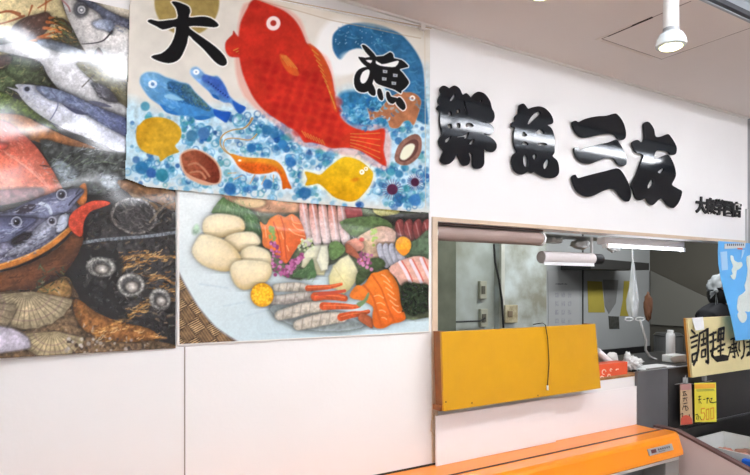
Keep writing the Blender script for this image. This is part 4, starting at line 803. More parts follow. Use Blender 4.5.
# ================================================================== WHITE BOARDS, YELLOW BOARD
def slab(name, quad, thick, m, label, cat, group=None, parent=None, bev=0):
    """quad: four world points, front face; thick goes away along +Y"""
    mb = MB(); mb.prism([Vector(q) for q in quad], (0, thick, 0))
    o = mb.build(name, m, parent)
    return tag(o, label, cat, group) if label else o
q = [W(436.3, 416, -.034), W(555, 398, -.034), W(556.5, 443, -.034), W(437, 461.5, -.034)]
q = [Vector((q[0].x, -.034, q[0].z)), Vector((q[1].x, -.034, q[1].z)), Vector((q[2].x, -.03, CT+.0015)), Vector((q[3].x, -.03, CT+.0015))]
slab('white_board', q, .008, boardw, 'white foam board standing on the orange counter at its left, under the yellow board', 'board', 'white boards closing the hatch')
b2 = [W(551, 399, -.014), W(637, 386, -.014), W(640.5, 424, -.014), W(552, 443, -.014)]
b2 = [b2[0], b2[1], Vector((b2[2].x, -.014, CT+.0015)), Vector((b2[3].x, -.014, CT+.0015))]
slab('white_board', b2, .006, boardw, 'smaller white board standing beside the dark steel cabinet, partly behind the other board', 'board', 'white boards closing the hatch')
root = empty('yellow_board', W(520, 405, -.07), 'large yellow painted board hung across the lower left of the kitchen hatch', 'board')
f = [W(441.4, 332, -.085), W(595.3, 324, -.085), W(600.8, 388.2, -.10), W(444, 411.3, -.10)]
bkk = [Vector((v.x, v.y+.045, v.z)) for v in f]
mb = MB(); mb.prism(f, (0, .012, 0)); mb.build('face_panel', yel, root)
mb = MB(); e = [Vector((f[0].x-.0, f[0].y+.0121, f[0].z)), Vector((f[0].x+.03, f[0].y+.0121, f[0].z)), Vector((f[3].x+.03, f[3].y+.0121, f[3].z)), Vector((f[3].x, f[3].y+.0121, f[3].z))]
mb.prism(e, (0, .045, 0)); mb.build('side_batten', woodo, root)
mb = MB(); p = f[3]; mb.box((p.x-.012, p.y+.014, p.z-.002), (p.x+.03, p.y+.064, p.z+.022), .002); mb.build('corner_block', woodo, root)
mb = MB(); mb.prism([Vector((f[1].x-.03, f[1].y+.0121, f[1].z)), Vector((f[1].x, f[1].y+.0121, f[1].z)), Vector((f[2].x, f[2].y+.0121, f[2].z)), Vector((f[2].x-.03, f[2].y+.0121, f[2].z))], (0, .045, 0)); mb.build('side_batten', woodo, root)
for (x, y) in ((472, 403), (538, 395.5), (446, 402)):
    p = W(x, y, -.10); mb = MB(); mb.ball((p.x, -.0995, p.z), .004, 2, (1, .5, 1)); mb.build('nail', mat('rusty nail', (96, 60, 24), .6), root)
p0, p1, p2 = W(544, 325, -.09), W(547.5, 340, -.093), W(547.5, 388, -.105)
mb = MB(); mb.tube([(p0.x-.01, -.03, p0.z+.0), (p0.x, -.082, p0.z+.009), (p0.x+.006, -.094, p0.z), (p1.x, -.095, p1.z), (p1.x+.004, -.099, (p1.z+p2.z)/2), (p2.x, -.104, p2.z)], .0022, 8)
cord = mb.build('cord', mat('black cord', (34, 28, 22), .7)); tag(cord, 'thin black cord hanging down over the yellow board', 'cord')
mb = MB(); mb.tube([(p2.x, -.1045, p2.z+.012), (p2.x, -.1055, p2.z-.01)], .005, 8); mb.build('cord_tip', white, cord)
p = W(433.5, 425, -.01)
mb = MB(); mb.tube([W(434.5, 413, -.012), W(431.5, 421, -.012), W(431, 431, -.012), W(434.5, 436, -.012), W(436, 430, -.012)], .0014, 6)
tag(mb.build('string_loop', mat('tan string', (196, 160, 110), .8)), 'small tan string loop beside the left edge of the white board', 'string')

# ================================================================== THINGS UNDER THE HATCH HEADER
def roll(name, a, b, r, m, label, cat, flare=.0, core=None):
    a, b = Vector(a), Vector(b); mb = MB(); L = (b-a).length
    root = empty(name, (a+b)/2-Vector((0, 0, r)), label, cat)
    mb.tube([a, a+(b-a)*.01, b-(b-a)*.01, b], [r*.94, r, r, r*.94], 24); mb.build('roll', m, root, smooth=False)
    return root
a, b = W(440, 236, .04), W(540, 242.5, .04)
zc = 1.795
root = roll('rolled_blind', (OX0+.012, .045, zc), (b.x, .045, zc), .034, mat('dusty pink blind', (164, 142, 134), .5, noise=.06, nscale=12), 'rolled pinkish blind under the left end of the hatch header', 'blind')
mb = MB(); mb.tube([(b.x, .045, zc), (b.x+.014, .045, zc)], [.037, .036], 24); mb.build('end_cap', white, root)
mb = MB(); mb.tube([(OX0+.002, .045, zc), (OX0+.014, .045, zc)], [.037, .037], 24); mb.build('end_cap', white, root)
mb = MB(); mb.box((OX0+.01, .02, OZ1-.012), (b.x, .07, OZ1-.001)); mb.build('head_rail', mat('dark rail', (84, 66, 60), .5), root)
# white paper roll on its bracket
a, b = W(541, 258, .16), W(592, 258, .16); zc = W(566, 258, .16).z
root = roll('paper_roll', (a.x, .16, zc), (b.x, .16, zc), .034, mat('white roll paper', (222, 214, 212), .6), 'white paper roll hung on a bracket below the hatch header', 'paper roll')
mb = MB(); mb.prism([Vector((a.x-.01, .13, zc-.026)), Vector((b.x-.02, .13, zc-.026)), Vector((b.x-.02, .128, zc-.045)), Vector((a.x-.01, .128, zc-.043))], (0, .002, 0)); mb.build('loose_sheet', white, root)
mb = MB(); mb.tube([(b.x, .16, zc), (b.x+.075, .16, zc)], .03, 20); mb.build('roller_end', blkmat, root)
mb = MB(); mb.box((b.x-.01, .155, zc+.03), (b.x+.004, .165, OZ1-.0065)); mb.build('bracket', white, root)
# stuffed plastic bundles on a thin shelf
mb = MB(); mb.box((W(545, 240, .12).x, .17, OZ1-.006), (W(634, 240, .2).x, .34, OZ1-.001)); tag(mb.build('wire_shelf', greym), 'thin grey shelf under the hatch header behind the paper roll', 'shelf')
for k, (x, y, r, sc, l) in enumerate(((553, 240, .04, (1.3, .9, .36), 'flat crumpled plastic bag stuffed under the header beside the rolled blind'), (580, 243.5, .035, (1.5, .9, .7), 'silvery crumpled plastic bag under the header, middle of the three bundles'), (613, 248, .03, (1.5, .8, .9), 'white crumpled plastic bag under the header touching the strip light'))):
    p = W(x, y, .27); mb = MB(); mb.ball(p, r*1.25, 3, sc, .5, 9, seed=k*7+1)
    t = mb.build('plastic_bundle', plw, None, True); t.location.z = OZ1-.0065-max(v.co.z for v in t.data.vertices); tag(t, l, 'plastic bag', 'plastic bundles under the header')
# strip light
a, b = W(601, 244, .13), W(681, 246, .13); zc = W(640, 246, .13).z
root = empty('strip_light', ((a.x+b.x)/2, .13, zc), 'white fluorescent strip light mounted under the hatch header', 'light')
mb = MB(); mb.box((a.x, .105, zc-.002), (b.x, .16, OZ1-.003), .006); mb.build('housing', mat('white lamp housing', (212, 206, 206), .35), root)
mb = MB(); mb.tube([(a.x+.03, .112, zc-.012), (b.x-.02, .112, zc-.012)], .0065, 12); mb.build('tube', ktube, root)
for x in (a.x+.015, b.x-.012):
    mb = MB(); mb.box((x-.012, .098, zc-.026), (x+.012, .126, zc), .003); mb.build('lamp_holder', white, root)

# ================================================================== KITCHEN THINGS
def paper(name, pts, y, m, label, cat, group=None, thick=.003):
    q = [W(a, b, y) for a, b in pts]; mb = MB(); mb.prism(q, (0, thick, 0)); return tag(mb.build(name, m), label, cat, group)
yB = 1.8965
cal = paper('calendar', [(548, 271), (579, 270), (580.5, 346), (549, 346)], yB, mat('calendar paper', (176, 176, 178), .7), 'pale wall calendar on the kitchen back wall beside the pillar', 'calendar')
mb = MB()
for r in range(4):
    for c in range(3):
        p = W(557+c*6.4, 293+r*8.6, yB-.002)
        mb = MB(); mb.box((p.x-.024, yB-.001, p.z-.045), (p.x+.024, yB-.0002, p.z+.004)); mb.build('date_block', mat('grey print', (150, 148, 160), .7, c2=(176, 176, 178), nscale=70), cal)
p = W(555.5, 284, yB); mb = MB(); mb.box((p.x, yB-.001, p.z-.006), (p.x+.17, yB-.0002, p.z+.006)); mb.build('heading', mat('dark print', (70, 70, 76), .7, c2=(170, 170, 172), nscale=90), cal)
ym = mat('yellow memo paper', (176, 160, 66), .7, noise=.08, nscale=6)
paper('memo_sheet', [(587.5, 281), (602, 281.5), (605, 312.5), (588.5, 312.5)], yB, ym, 'yellow memo sheet on the kitchen back wall beside the dark wall joint', 'paper', 'notes on the kitchen back wall')
paper('memo_sheet', [(603, 279.5), (618.5, 280), (616, 303), (609, 314), (605, 306)], yB, mat('grey plastic sleeve', (128, 128, 128), .5, noise=.1, nscale=10), 'grey wrinkled sheet on the kitchen back wall, between the yellow ones', 'paper', 'notes on the kitchen back wall')
paper('memo_sheet', [(624, 281), (633, 281), (633, 316), (620, 316), (623, 300)], yB, ym, 'yellow memo sheet half hidden behind the hanging plastic bag', 'paper', 'notes on the kitchen back wall')
ph = paper('photo_print', [(608.5, 316), (619, 316.5), (619.5, 329), (609.5, 329)], yB, mat('dark snapshot', (84, 84, 80), .4, noise=.5, nscale=30), 'small dark snapshot pinned below the grey sheet', 'photo')
# fittings on partition and pillar
def boxpx(name, x0, y0, x1, y1, yy, d, m, label=None, cat=None, parent=None, bev=.004, group=None):
    a, b = W(x0, y1, yy), W(x1, y0, yy); mb = MB(); mb.box((a.x, yy, W((x0+x1)/2, y1, yy).z), (b.x, yy+d, W((x0+x1)/2, y0, yy).z), bev)
    o = mb.build(name, m, parent); return tag(o, label, cat, group) if label else o
sw = boxpx('switch_box', 505.5, 305, 518, 323, 1.11, .04, ivory, 'square aged ivory switch box on the grimy pillar', 'switch')
boxpx('switch_button', 508.5, 311, 513, 317, 1.102, .008, mat('worn button', (120, 104, 84), .6), parent=sw)
for (x0, y0, x1, y1, l) in ((480.5, 281, 487, 299, 'upper aged wall socket in the grimy kitchen corner'), (481, 309, 488, 327, 'lower aged wall socket in the grimy kitchen corner, a lead plugged in')):
    t = boxpx('wall_socket', x0, y0, x1, y1, 1.17, .03, mat('ivory socket', (176, 174, 156), .5), l, 'socket', group='sockets in the kitchen corner')
    boxpx('socket_face', x0+1.6, y0+5, x1-1.6, y1-5, 1.163, .007, mat('dark socket face', (96, 92, 80), .6), parent=t, bev=.001)
mb = MB(); mb.tube([W(x, y, 1.117) for x, y in ((494, 244), (495, 262), (499, 280), (502, 300), (503.5, 328))], .008, 8); tag(mb.build('cable', blkmat), 'dark cable running down the kitchen partition beside the pillar', 'cable')
mb = MB(); mb.tube([W(x, y, 1.155) for x, y in ((452, 322), (466, 321.5), (480, 321), (485, 318))], .006, 8); tag(mb.build('lead', blkmat), 'short dark lead reaching the lower wall socket', 'cable')
mb = MB(); a, b = W(501, 250, 1.13), W(506, 330, 1.13); mb.box((a.x, 1.125, 0), (a.x+.035, 1.1495, 2.2), .004); tag(mb.build('conduit', mat('painted conduit', (206, 206, 196), .5, noise=.15, nscale=12)), 'white painted conduit running up the left edge of the pillar', 'pipe')
# range, hood shelf, side unit
a, b = W(600, 350, 1.4), W(690, 350, 1.4)
root = empty('cooking_range', (5.1, 1.6, 0), 'black cooking range standing against the kitchen back wall', 'range')
mb = MB(); mb.box((4.1, 1.45, 0), (6.0, 1.88, .80), .01); mb.build('body', black, root)
mb = MB(); mb.box((4.1, 1.86, .80), (6.0, 1.89, .885), .004); mb.build('splash_guard', steeld, root)
for k in range(4):
    mb = MB(); mb.lathe([(.09, 0), (.11, .012), (.10, .025), (.05, .02)], (4.5+k*.36, 1.64, .80), 16); mb.build('burner', black, root)
a, b = W(618, 258, 1.3), W(668, 258, 1.3)
hd = MB(); hd.prism([(a.x-.12, 1.5, 1.81), (b.x, 1.5, 1.78), (b.x, 1.5, 1.71), (a.x-.12, 1.5, 1.71)], (0, .35, 0))
tag(hd.build('range_hood', mat('dark hood', (34, 33, 32), .5)), 'dark slab-like extractor hood over the back of the kitchen', 'hood')
# leaning grey panel on the side wall (diagonal edge)
a = MB(); a.prism([(6.03, .5, 1.12), (6.03, 1.88, 1.12), (6.03, 1.88, 1.72), (6.03, 1.3, 1.45)], (-.012, 0, 0)); tag(a.build('steel_sheet', mat('grey wall sheet', (128, 126, 120), .5)), 'dull steel splash sheet with a slanted edge on the dark side wall', 'panel')
root = empty('stock_pot', W(666, 345, 1.2), 'dull grey stock pot standing behind the white bottle', 'pot')
p = W(668, 346, 1.25); mb = MB(); mb.lathe([(.10, 0), (.125, .01), (.125, .17), (.132, .178), (.12, .178)], (p.x, 1.25, .9), 28); mb.build('pot_body', mat('dull pot metal', (112, 112, 112), .45, metal=.4), root)
mb = MB(); mb.lathe([(.13, 0), (.11, .02), (.02, .03), (.02, .05), (.0, .052)], (p.x, 1.25, 1.079), 28); mb.build('lid', mat('dark pot lid', (84, 84, 84), .4, metal=.4), root)
mb = MB(); mb.box((p.x-.35, 1.05, 0), (p.x+.3, 1.42, .9), .01); tag(mb.build('side_table', steeld), 'dark steel side table holding the stock pot', 'table')
# hanging plastic bag and hose
zt = W(633, 252, .35).z; pb = W(633, 300, .35)
root = empty('hanging_bag', W(634, 322, .35), 'translucent plastic bag hanging by a string from the strip light', 'plastic bag')
pr = [(.006, W(633, 262, .35).z), (.012, W(633, 270, .35).z), (.022, W(633, 285, .35).z), (.036, W(633, 300, .35).z), (.03, W(633, 310, .35).z), (.02, W(633, 317, .35).z)]
mb = MB(); rings = []
for r, z in pr:
    ring = []
    for k in range(28):
        q = 2*math.pi*k/28; rr = r*(1+.22*math.sin(q*5+z*20)+.1*math.sin(q*9)); ring.append(mb.bm.verts.new((pb.x+rr*math.cos(q), .35+rr*math.sin(q), z)))
    rings.append(ring)
for i in range(len(rings)-1):
    for k in range(28): mb.bm.faces.new((rings[i][k], rings[i][(k+1) % 28], rings[i+1][(k+1) % 28], rings[i+1][k]))
mb.bm.faces.new(rings[-1][::-1]); mb.bm.faces.new(rings[0])
mb.build('bag', plast, root, True)
mb = MB(); mb.tube([W(632.5, 247, .35), W(632.5, 256, .35), W(633, 264, .35)], .005, 8); mb.build('string', white, root)
for (cx, r_) in ((629, 4.2), (640, 4.6)):
    mb = MB(); mb.tube([W(cx+r_*math.cos(t_*.7), 319+1.8*math.sin(t_*.7), .34) for t_ in range(10)], .0035, 6); mb.build('tie', white, root)
p = W(648, 307, .55); mb = MB(); mb.ball(p, .06, 3, (.6, .4, 1.7), .3, 8, 4); tag(mb.build('brown_pouch', mat('brown cloth', (112, 72, 48), .8), None, True), 'brown cloth pouch hanging behind the plastic bag', 'pouch')
mb = MB(); mb.tube([W(x, y, .34) for x, y in ((640, 320), (643, 330), (646, 340), (645.5, 350), (650, 357), (655, 359), (659, 361))], .0085, 10)
tag(mb.build('hose', mat('grey white hose', (196, 194, 190), .5), None, True), 'pale hose curving down from the hanging bag to the worktop', 'hose')

# worktop and things on it
mb = MB(); mb.box((1.62, .101, OZ0-.02), (OX1-.02, .62, OZ0+.012)); tag(mb.build('worktop', steeld), 'dark worktop running inside the kitchen hatch', 'worktop')
mb = MB(); mb.box((1.62, -.002, OZ0+.001), (W(640, 375, 0).x, .1, OZ0+.013), .002); tag(mb.build('wooden_sill', mat('raw wood sill', (168, 120, 74), .7, noise=.25, nscale=18)), 'raw wood sill on the hatch ledge under the red box', 'sill')
TOP = OZ0+.0135
mb = MB(); mb.box((2.0, .45, 0), (4.1, .60, OZ0-.021)); tag(mb.build('worktop_cabinet', steeld), 'dark steel cabinet carrying the kitchen worktop', 'cabinet')
a, b = W(598, 380, .03), W(626, 380, .03)
root = empty('snack_box', ((a.x+b.x)/2, .06, TOP), 'small red-orange cardboard box with pale swirls beside the yellow board', 'box')
mb = MB(); mb.box((a.x-.03, .02, TOP), (b.x, .09, TOP+.07), .002); mb.build('carton', mat('red orange card', (232, 92, 52), .4, noise=.08, nscale=20), root)
wm = mat('pale card print', (246, 214, 196), .5)
for k, (x, y, r) in enumerate(((604, 372, .016), (609, 376, .012), (602, 378, .013), (611, 370, .008))):
    p = W(x, y, .0185); mb = MB(); mb.tube([(p.x+r*math.cos(t_*.6), .0185, p.z+r*.8*math.sin(t_*.6)) for t_ in range(9)], .0028, 6); mb.build('swirl', wm, root)
p = W(617, 370, .0185); mb = MB(); mb.tube([(p.x-.012, .0185, p.z), (p.x, .0185, p.z+.005), (p.x+.014, .0185, p.z+.004)], .003, 6); mb.build('swirl', wm, root)
mb = MB(); p = W(606, 361, .13); d = Vector((.085, 0, -.055)); c = Vector((p.x, .13, p.z)); mb.tube([c-d, c+d], .022, 20); tag(rest(mb.build('paper_tube', mat('bright paper', (240, 240, 240), .6)), TOP), 'short white paper tube leaning behind the red box', 'paper roll')
p = W(613, 362, .2); mb = MB(); mb.ball((p.x, .21, p.z-.01), .05, 3, (.8, .7, 1.0), .2, 7, 9); rest(mb.build('wrapped_parcel', mat('grey white wrap', (212, 208, 202), .6), None, True), TOP-.001); tag(COL.objects['wrapped_parcel'], 'rounded whitish wrapped parcel behind the paper tube', 'parcel')
mb = MB(); p = W(635, 371, .06); mb.ball((p.x-.01, .08, TOP+.038), .06, 4, (1.05, .7, .62), .6, 9, 3); mb.ball((p.x-.03, .09, TOP+.07), .03, 3, (.6, .6, 1.1), .4, 8, 5); mb.ball((p.x+.07, .11, TOP+.035), .045, 3, (1.3, .7, .5), .45, 8, 8)
tag(rest(mb.build('crumpled_bag', plw, None, True), TOP-.001), 'crumpled white plastic bag lying on the worktop beside the red box', 'plastic bag')
a, b = W(645, 374, .03), W(675, 374, .03)
mb = MB(); mb.box((a.x, .016, TOP), (b.x, .15, TOP+.010), .003); tag(mb.build('white_tray', white), 'flat white foam tray on the worktop in front of the tissue box', 'tray')
mb = MB(); mb.box((a.x-.02, -.005, TOP+.0145), (a.x+.16, .012, TOP+.019)); tag(mb.build('chopstick_packet', mat('grey packet', (128, 124, 118), .5)), 'thin grey packet in front of the flat white tray', 'packet')
p = W(676, 366, .16); root = empty('tissue_box', (p.x, .2, OZ0+.012), 'white box with a torn open lid at the right end of the worktop', 'box')
mb = MB(); mb.box((p.x-.03, .152, OZ0+.013), (p.x+.10, .24, OZ0+.06), .004); mb.build('carton', white, root)
mb = MB(); mb.prism([(p.x-.03, .151, OZ0+.06), (p.x-.09, .151, OZ0+.05), (p.x-.05, .151, OZ0+.02), (p.x-.03, .151, OZ0+.02)], (0, -.004, 0)); mb.build('flap', white, root)
p = W(670.5, 363, .30); root = empty('white_bottle', (p.x, .30, OZ0+.0135), 'slim upright white bottle standing at the back of the worktop', 'bottle')
zb_ = OZ0+.013; ztop = W(671, 331, .30).z
mb = MB(); mb.lathe([(.027, 0), (.03, .006), (.029, (ztop-zb_)*.85), (.024, (ztop-zb_)*.93)], (p.x, .30, zb_), 24); mb.build('bottle_body', white, root, True)
mb = MB(); mb.lathe([(.021, 0), (.021, .016), (.018, .02)], (p.x, .30, zb_+(ztop-zb_)*.931), 20); mb.build('cap', white, root)

# ================================================================== RIGHT END: DARK CABINET FRONT, SIGN BOARD, MAP, TAGS
xa, xb, xc = W(637.6, 400, -.02).x, W(668, 400, -.02).x, OX1+.02
root = empty('steel_cabinet', ((xa+xc)/2, -.01, CT), 'dark steel cabinet front below the brush-lettered sign board', 'cabinet')
mb = MB(); mb.box((xa, -.02, .70), (xb, -.001, 1.062), .002); mb.build('grey_panel', steel, root)['label'] = 'lighter grey steel panel'
mb = MB(); mb.box((xb+.001, -.022, .70), (xc, -.001, 1.062), .002); mb.build('black_panel', steeld, root)['label'] = 'darker steel panel'
mb = MB(); mb.box((xa, -.026, 1.0625), (xc, -.0015, 1.068), .002); mb.build('top_strip', steel, root)
# sign board
Yb = -.075
q = [W(687, 318.5, Yb), W(752, 315.0, Yb), W(758, 365, Yb), W(693, 377, Yb)]
root = empty('lettered_board', (q[3]+q[2])/2, 'cream wooden board with black brush lettering standing below the blue map', 'sign')
q[0].x = q[3].x = (W(683.5, 318.5, Yb).x+W(690, 377, Yb).x)/2; x2 = 4.47
fq = [Vector((W(687.5, 318.5, Yb).x, Yb, q[0].z)), Vector((x2, Yb, q[0].z)), Vector((x2, Yb-.01, q[3].z)), Vector((W(692.5, 377, Yb-.01).x, Yb-.01, q[3].z))]
mb = MB(); mb.prism(fq, (0, .012, 0)); mb.build('board_face', mat('cream sign wood', (236, 220, 164), .5, noise=.07, nscale=7), root)
mb = MB(); mb.prism([v+Vector((-.002, .0121, 0)) for v in fq], (0, .012, 0)); mb.build('board_core', mat('amber board edge', (204, 140, 54), .5), root)
def xz(px, py): v = W(px, py, Yb-.006); return v
strokes = M(675, 310, .1579, [(0, 0)])
def brush(name, lst, s, x0, y0, w, par, m=ink, yy=Yb-.011, th=.0012, tk=1.0):
    mb = MB()
    for k, p in enumerate(lst):
        ww = w
        if isinstance(p, tuple): ww, p = p
        pts = M(x0, y0, s, p); ww *= tk
        for i in range(len(pts)-1):
            a, b = W(*pts[i], yy-k*.00002), W(*pts[i+1], yy-k*.00002); d = (b-a); L = d.length
            if L < 1e-5: continue
            nrm = Vector((-d.z, 0, d.x)).normalized()*ww*.5*(.95+.45*random.random()); e = d.normalized()*ww*.2
            mb.prism([a-e-nrm*.8, b+e-nrm, b+e+nrm*.8, a-e+nrm], (0, th, 0))
    return mb.build(name, m, par)
sc_ = .15789
brush('brush_character', [[(104, 128), (128, 150)], [(98, 178), (146, 158)], [(104, 208), (144, 190)], [(104, 240), (140, 222)], [(108, 285), (112, 330)], [(108, 285), (142, 270), (140, 318)], [(112, 330), (142, 315)], (.016, [(158, 150), (150, 250), (140, 300), (118, 350)]), [(158, 150), (206, 122)], (.018, [(206, 118), (208, 200), (212, 335), (196, 325)]), [(168, 190), (196, 178)], [(182, 150), (182, 218)], [(166, 225), (198, 212)], [(170, 260), (170, 300)], [(170, 260), (194, 248), (194, 292)], [(170, 300), (194, 292)]], sc_, 675, 310, .012, root, tk=1.1)
brush('brush_character', [[(220, 160), (262, 140)], [(222, 205), (262, 185)], (.014, [(244, 140), (244, 230), (236, 262), (252, 245)]), [(224, 262), (270, 240)], (.016, [(278, 125), (274, 200)]), (.016, [(278, 125), (312, 112), (308, 190)]), [(278, 155), (308, 145)], [(276, 192), (308, 180)], (.014, [(292, 120), (290, 290)]), [(268, 235), (318, 215)], [(272, 262), (310, 248)], (.018, [(258, 305), (300, 295), (338, 300)]), (.018, [(240, 250), (236, 290), (270, 320), (335, 308)])], sc_, 675, 310, .012, root, tk=1.1)
brush('brush_character', [[(352, 188), (388, 172), (372, 192)], (.012, [(372, 192), (376, 270), (382, 300), (366, 296)]), [(358, 222), (392, 210)], [(360, 246), (392, 236)], [(352, 268), (396, 258)], [(338, 240), (356, 232), (340, 296)], [(394, 200), (384, 232), (404, 292)]], sc_, 675, 310, .009, root, tk=1.1)
brush('brush_character', [(.010, [(408, 200), (406, 250), (414, 262)]), (.012, [(436, 190), (442, 240), (434, 290), (420, 308)])], sc_, 675, 310, .01, root, tk=1.1)
brush('brush_character', [[(454, 205), (490, 195)], [(452, 235), (490, 226)], (.012, [(474, 180), (476, 280), (456, 290), (466, 268), (490, 290)])], sc_, 675, 310, .009, root, tk=1.1)
# white memo clipped on the board
qm = [W(692, 318, -.09), W(703, 317, -.09), W(704.5, 329.5, -.092), W(695.5, 330.5, -.092)]
mb = MB(); mb.prism(qm, (0, .0015, 0)); tag(mb.build('taped_note', white), 'blank white note taped to the top left corner of the lettered board', 'paper')
# map of Japan, curled sheet hanging from the header
def map_pt(u, v):    # u across 0..1, v down 0..1
    z = W(718, 241, -.13).z+(1.375-W(718, 241, -.13).z)*v
    xl = np.interp(v, [0, .25, .5, .75, 1], [W(718.2, 241, -.13).x, W(720, 262, -.13).x, W(724, 290, -.13).x, W(729, 316, -.13).x, W(733.5, 340, -.13).x])
    x = xl+(4.75-xl)*u; y = -.13+.03*math.sin(v*2.6)*(1-u)-.01*math.sin(u*6)
    return Vector((x, y, z))
zt_, zb_ = W(718.2, 241, -.13).z, W(733.5, 340, -.13).z
def map_xyz(px, py):
    """sheet surface: gentle curl, photo position in the flat of the sheet"""
    p = W(px, py, -.13); v = min(max((zt_-p.z)/(zt_-zb_), 0), 1)
    return Vector((p.x, -.13+.012*math.sin(v*5), p.z))
edge = [(718.2, 241), (718.8, 252), (720, 264), (722.4, 278), (725, 292), (727.6, 306), (729.6, 318), (731.4, 330), (733.5, 340.5)]
mb = MB(); cols = []
xr = 4.62
for (x, y) in edge:
    L = map_xyz(x, y); cols.append([mb.bm.verts.new(L+(Vector((xr, L.y, L.z))-L)*k/8) for k in range(9)])
for i in range(len(cols)-1):
    for k in range(8): mb.bm.faces.new((cols[i][k], cols[i][k+1], cols[i+1][k+1], cols[i+1][k]))
mp = mb.build('wall_map', mat('blue map paper', (98, 178, 238), .35, noise=.04, nscale=10)); md = mp.modifiers.new('t', 'SOLIDIFY'); md.thickness = .0015
tag(mp, 'blue map poster with pale land shapes hanging from the right end of the hatch header', 'map')
def land(pts, m, name, k=3, dy=-.0042, par=mp):
    q = catmull(pts, k) if k > 1 else pts; ws = [map_xyz(a, b)+Vector((0, dy, 0)) for a, b in q]
    mb = MB(); tris = tessellate_polygon([ws]); vs = [mb.bm.verts.new(v) for v in ws]
    for t_ in tris:
        try: mb.bm.faces.new([vs[i] for i in t_])
        except ValueError: pass
    r = bmesh.ops.extrude_face_region(mb.bm, geom=mb.bm.faces[:]); bmesh.ops.translate(mb.bm, vec=(0, .0028, 0), verts=[v for v in r['geom'] if isinstance(v, bmesh.types.BMVert)])
    return mb.build(name, m, par)
lm = mat('pale map land', (226, 232, 226), .4, noise=.08, nscale=60); lm2 = mat('map inset print', (170, 208, 240), .4)
s_ = .1685
land(M(690, 230, s_, [(248, 150), (262, 158), (268, 178), (292, 192), (312, 190), (318, 212), (300, 232), (286, 240), (282, 268), (274, 292), (260, 290), (250, 270), (262, 262), (256, 238), (264, 215), (254, 190), (246, 168)]), lm, 'island')
land(M(690, 230, s_, [(356, 150), (340, 165), (344, 200), (350, 240), (342, 300), (330, 330), (334, 360), (312, 380), (290, 395), (280, 430), (274, 470), (290, 490), (330, 480), (420, 440), (420, 150)]), lm, 'island', 2)
land(M(580, 210, .2738, [(585, 368), (570, 380), (574, 400), (586, 412), (600, 400), (602, 378)]), lm, 'island')
land(M(580, 210, .2738, [(606, 352), (598, 362), (606, 372), (622, 366), (624, 350)]), lm, 'island')
land(M(690, 230, s_, [(184, 130), (222, 126), (234, 236), (198, 240)]), lm2, 'inset_panel', 1, -.0036)
land(M(690, 230, s_, [(312, 118), (326, 120), (318, 155), (308, 175)]), lm2, 'island', 1, -.0036)
tb = land(M(690, 230, s_, [(204, 82), (326, 78), (326, 106), (206, 112)]), mat('map title strip', (206, 206, 206), .5), 'title_strip', 1)
mb = MB()
for k in range(9):
    p = map_xyz(726.6+k*1.95, 244.9-.12*k*.2)+Vector((0, -.0056, 0)); mb.box((p.x, p.y, p.z-.006), (p.x+.011, p.y+.001, p.z+.007))
mb.build('title_text', mat('map title print', (70, 80, 100), .6), mp)
p = map_xyz(739, 248.6); mb = MB(); mb.box((p.x-.02, p.y-.0056, p.z-.005), (p.x+.04, p.y-.0046, p.z+.004)); mb.build('title_text', mat('red map print', (206, 92, 84), .6), mp)
# edge of the wall: grey framed notice at the far right
a = W(745.6, 212, -.004); mb = MB(); mb.box((a.x, -.012, 1.845), (a.x+.02, 0, W(745.6, 209, 0).z), .002)
root = mb.build('notice_frame', mat('pale grey frame', (196, 196, 196), .4)); tag(root, 'narrow pale grey frame on the wall above the blue map, at the very right edge', 'frame')
# price tags clipped on a wire
Yt = -.05
mb = MB(); mb.tube([W(675, 384.5, Yt), W(684, 383, Yt), W(694, 384, Yt), W(704, 382.2, Yt), W(712, 380.5, Yt)], .0022, 8)
tag(mb.build('tag_wire', greym), 'thin grey wire holding the two price tags on the dark cabinet', 'wire')
root = empty('price_tag', W(686, 425, Yt), 'narrow brown and pink price tag hanging on the dark cabinet', 'price tag', 'price tags on the dark cabinet')
mb = MB(); mb.prism([W(680.2, 384.5, Yt-.004), W(691.4, 384, Yt-.004), W(692.8, 424.2, Yt-.006), W(680.6, 425.2, Yt-.006)], (0, .002, 0)); mb.build('card', mat('brown pink card', (204, 172, 134), .6, noise=.08, nscale=30), root)
mb = MB(); mb.prism([W(680.3, 384.5, Yt-.0062), W(691.4, 384, Yt-.0062), W(691.6, 389.6, Yt-.0062), W(680.3, 390.2, Yt-.0062)], (0, .001, 0)); mb.build('header_band', mat('dusty pink print', (186, 136, 130), .6), root)
mb = MB(); mb.prism([W(x, y, Yt-.0072) for x, y in ((681, 419), (682.8, 416), (686, 415), (690, 416), (692, 419), (692.6, 424), (681, 425))], (0, .001, 0)); mb.build('seal', mat('red print', (214, 92, 70), .6, noise=.1, nscale=50), root)
_l = [[(110, 148), (138, 142)], [(122, 140), (118, 176)], [(112, 178), (142, 172)], [(130, 156), (148, 176)], [(112, 205), (150, 196)], [(126, 196), (118, 228)], [(138, 206), (148, 226)], [(118, 250), (150, 240)], [(120, 262), (108, 300)], [(122, 276), (148, 268)], [(132, 262), (138, 306), (158, 300)], [(150, 275), (160, 292)], [(92, 340), (112, 330), (108, 362)], [(165, 340), (172, 356)]]
for _a, _b in ((0, 4), (4, 8), (8, 13), (13, 14), (14, 16)): brush('handwritten_character', _l[_a:_b], .1157, 670, 375, .0045, root, yy=Yt-.0085, th=.0008)
root = empty('price_tag', W(705, 422, Yt), 'wide yellow price tag with orange figures hanging on the dark cabinet', 'price tag', 'price tags on the dark cabinet')
mb = MB(); mb.prism([W(694.6, 383, Yt-.004), W(716, 382.5, Yt-.004), W(716.6, 421.8, Yt-.006), W(695, 422.2, Yt-.006)], (0, .002, 0)); mb.build('card', mat('yellow card', (246, 230, 74), .5, noise=.04, nscale=40), root)
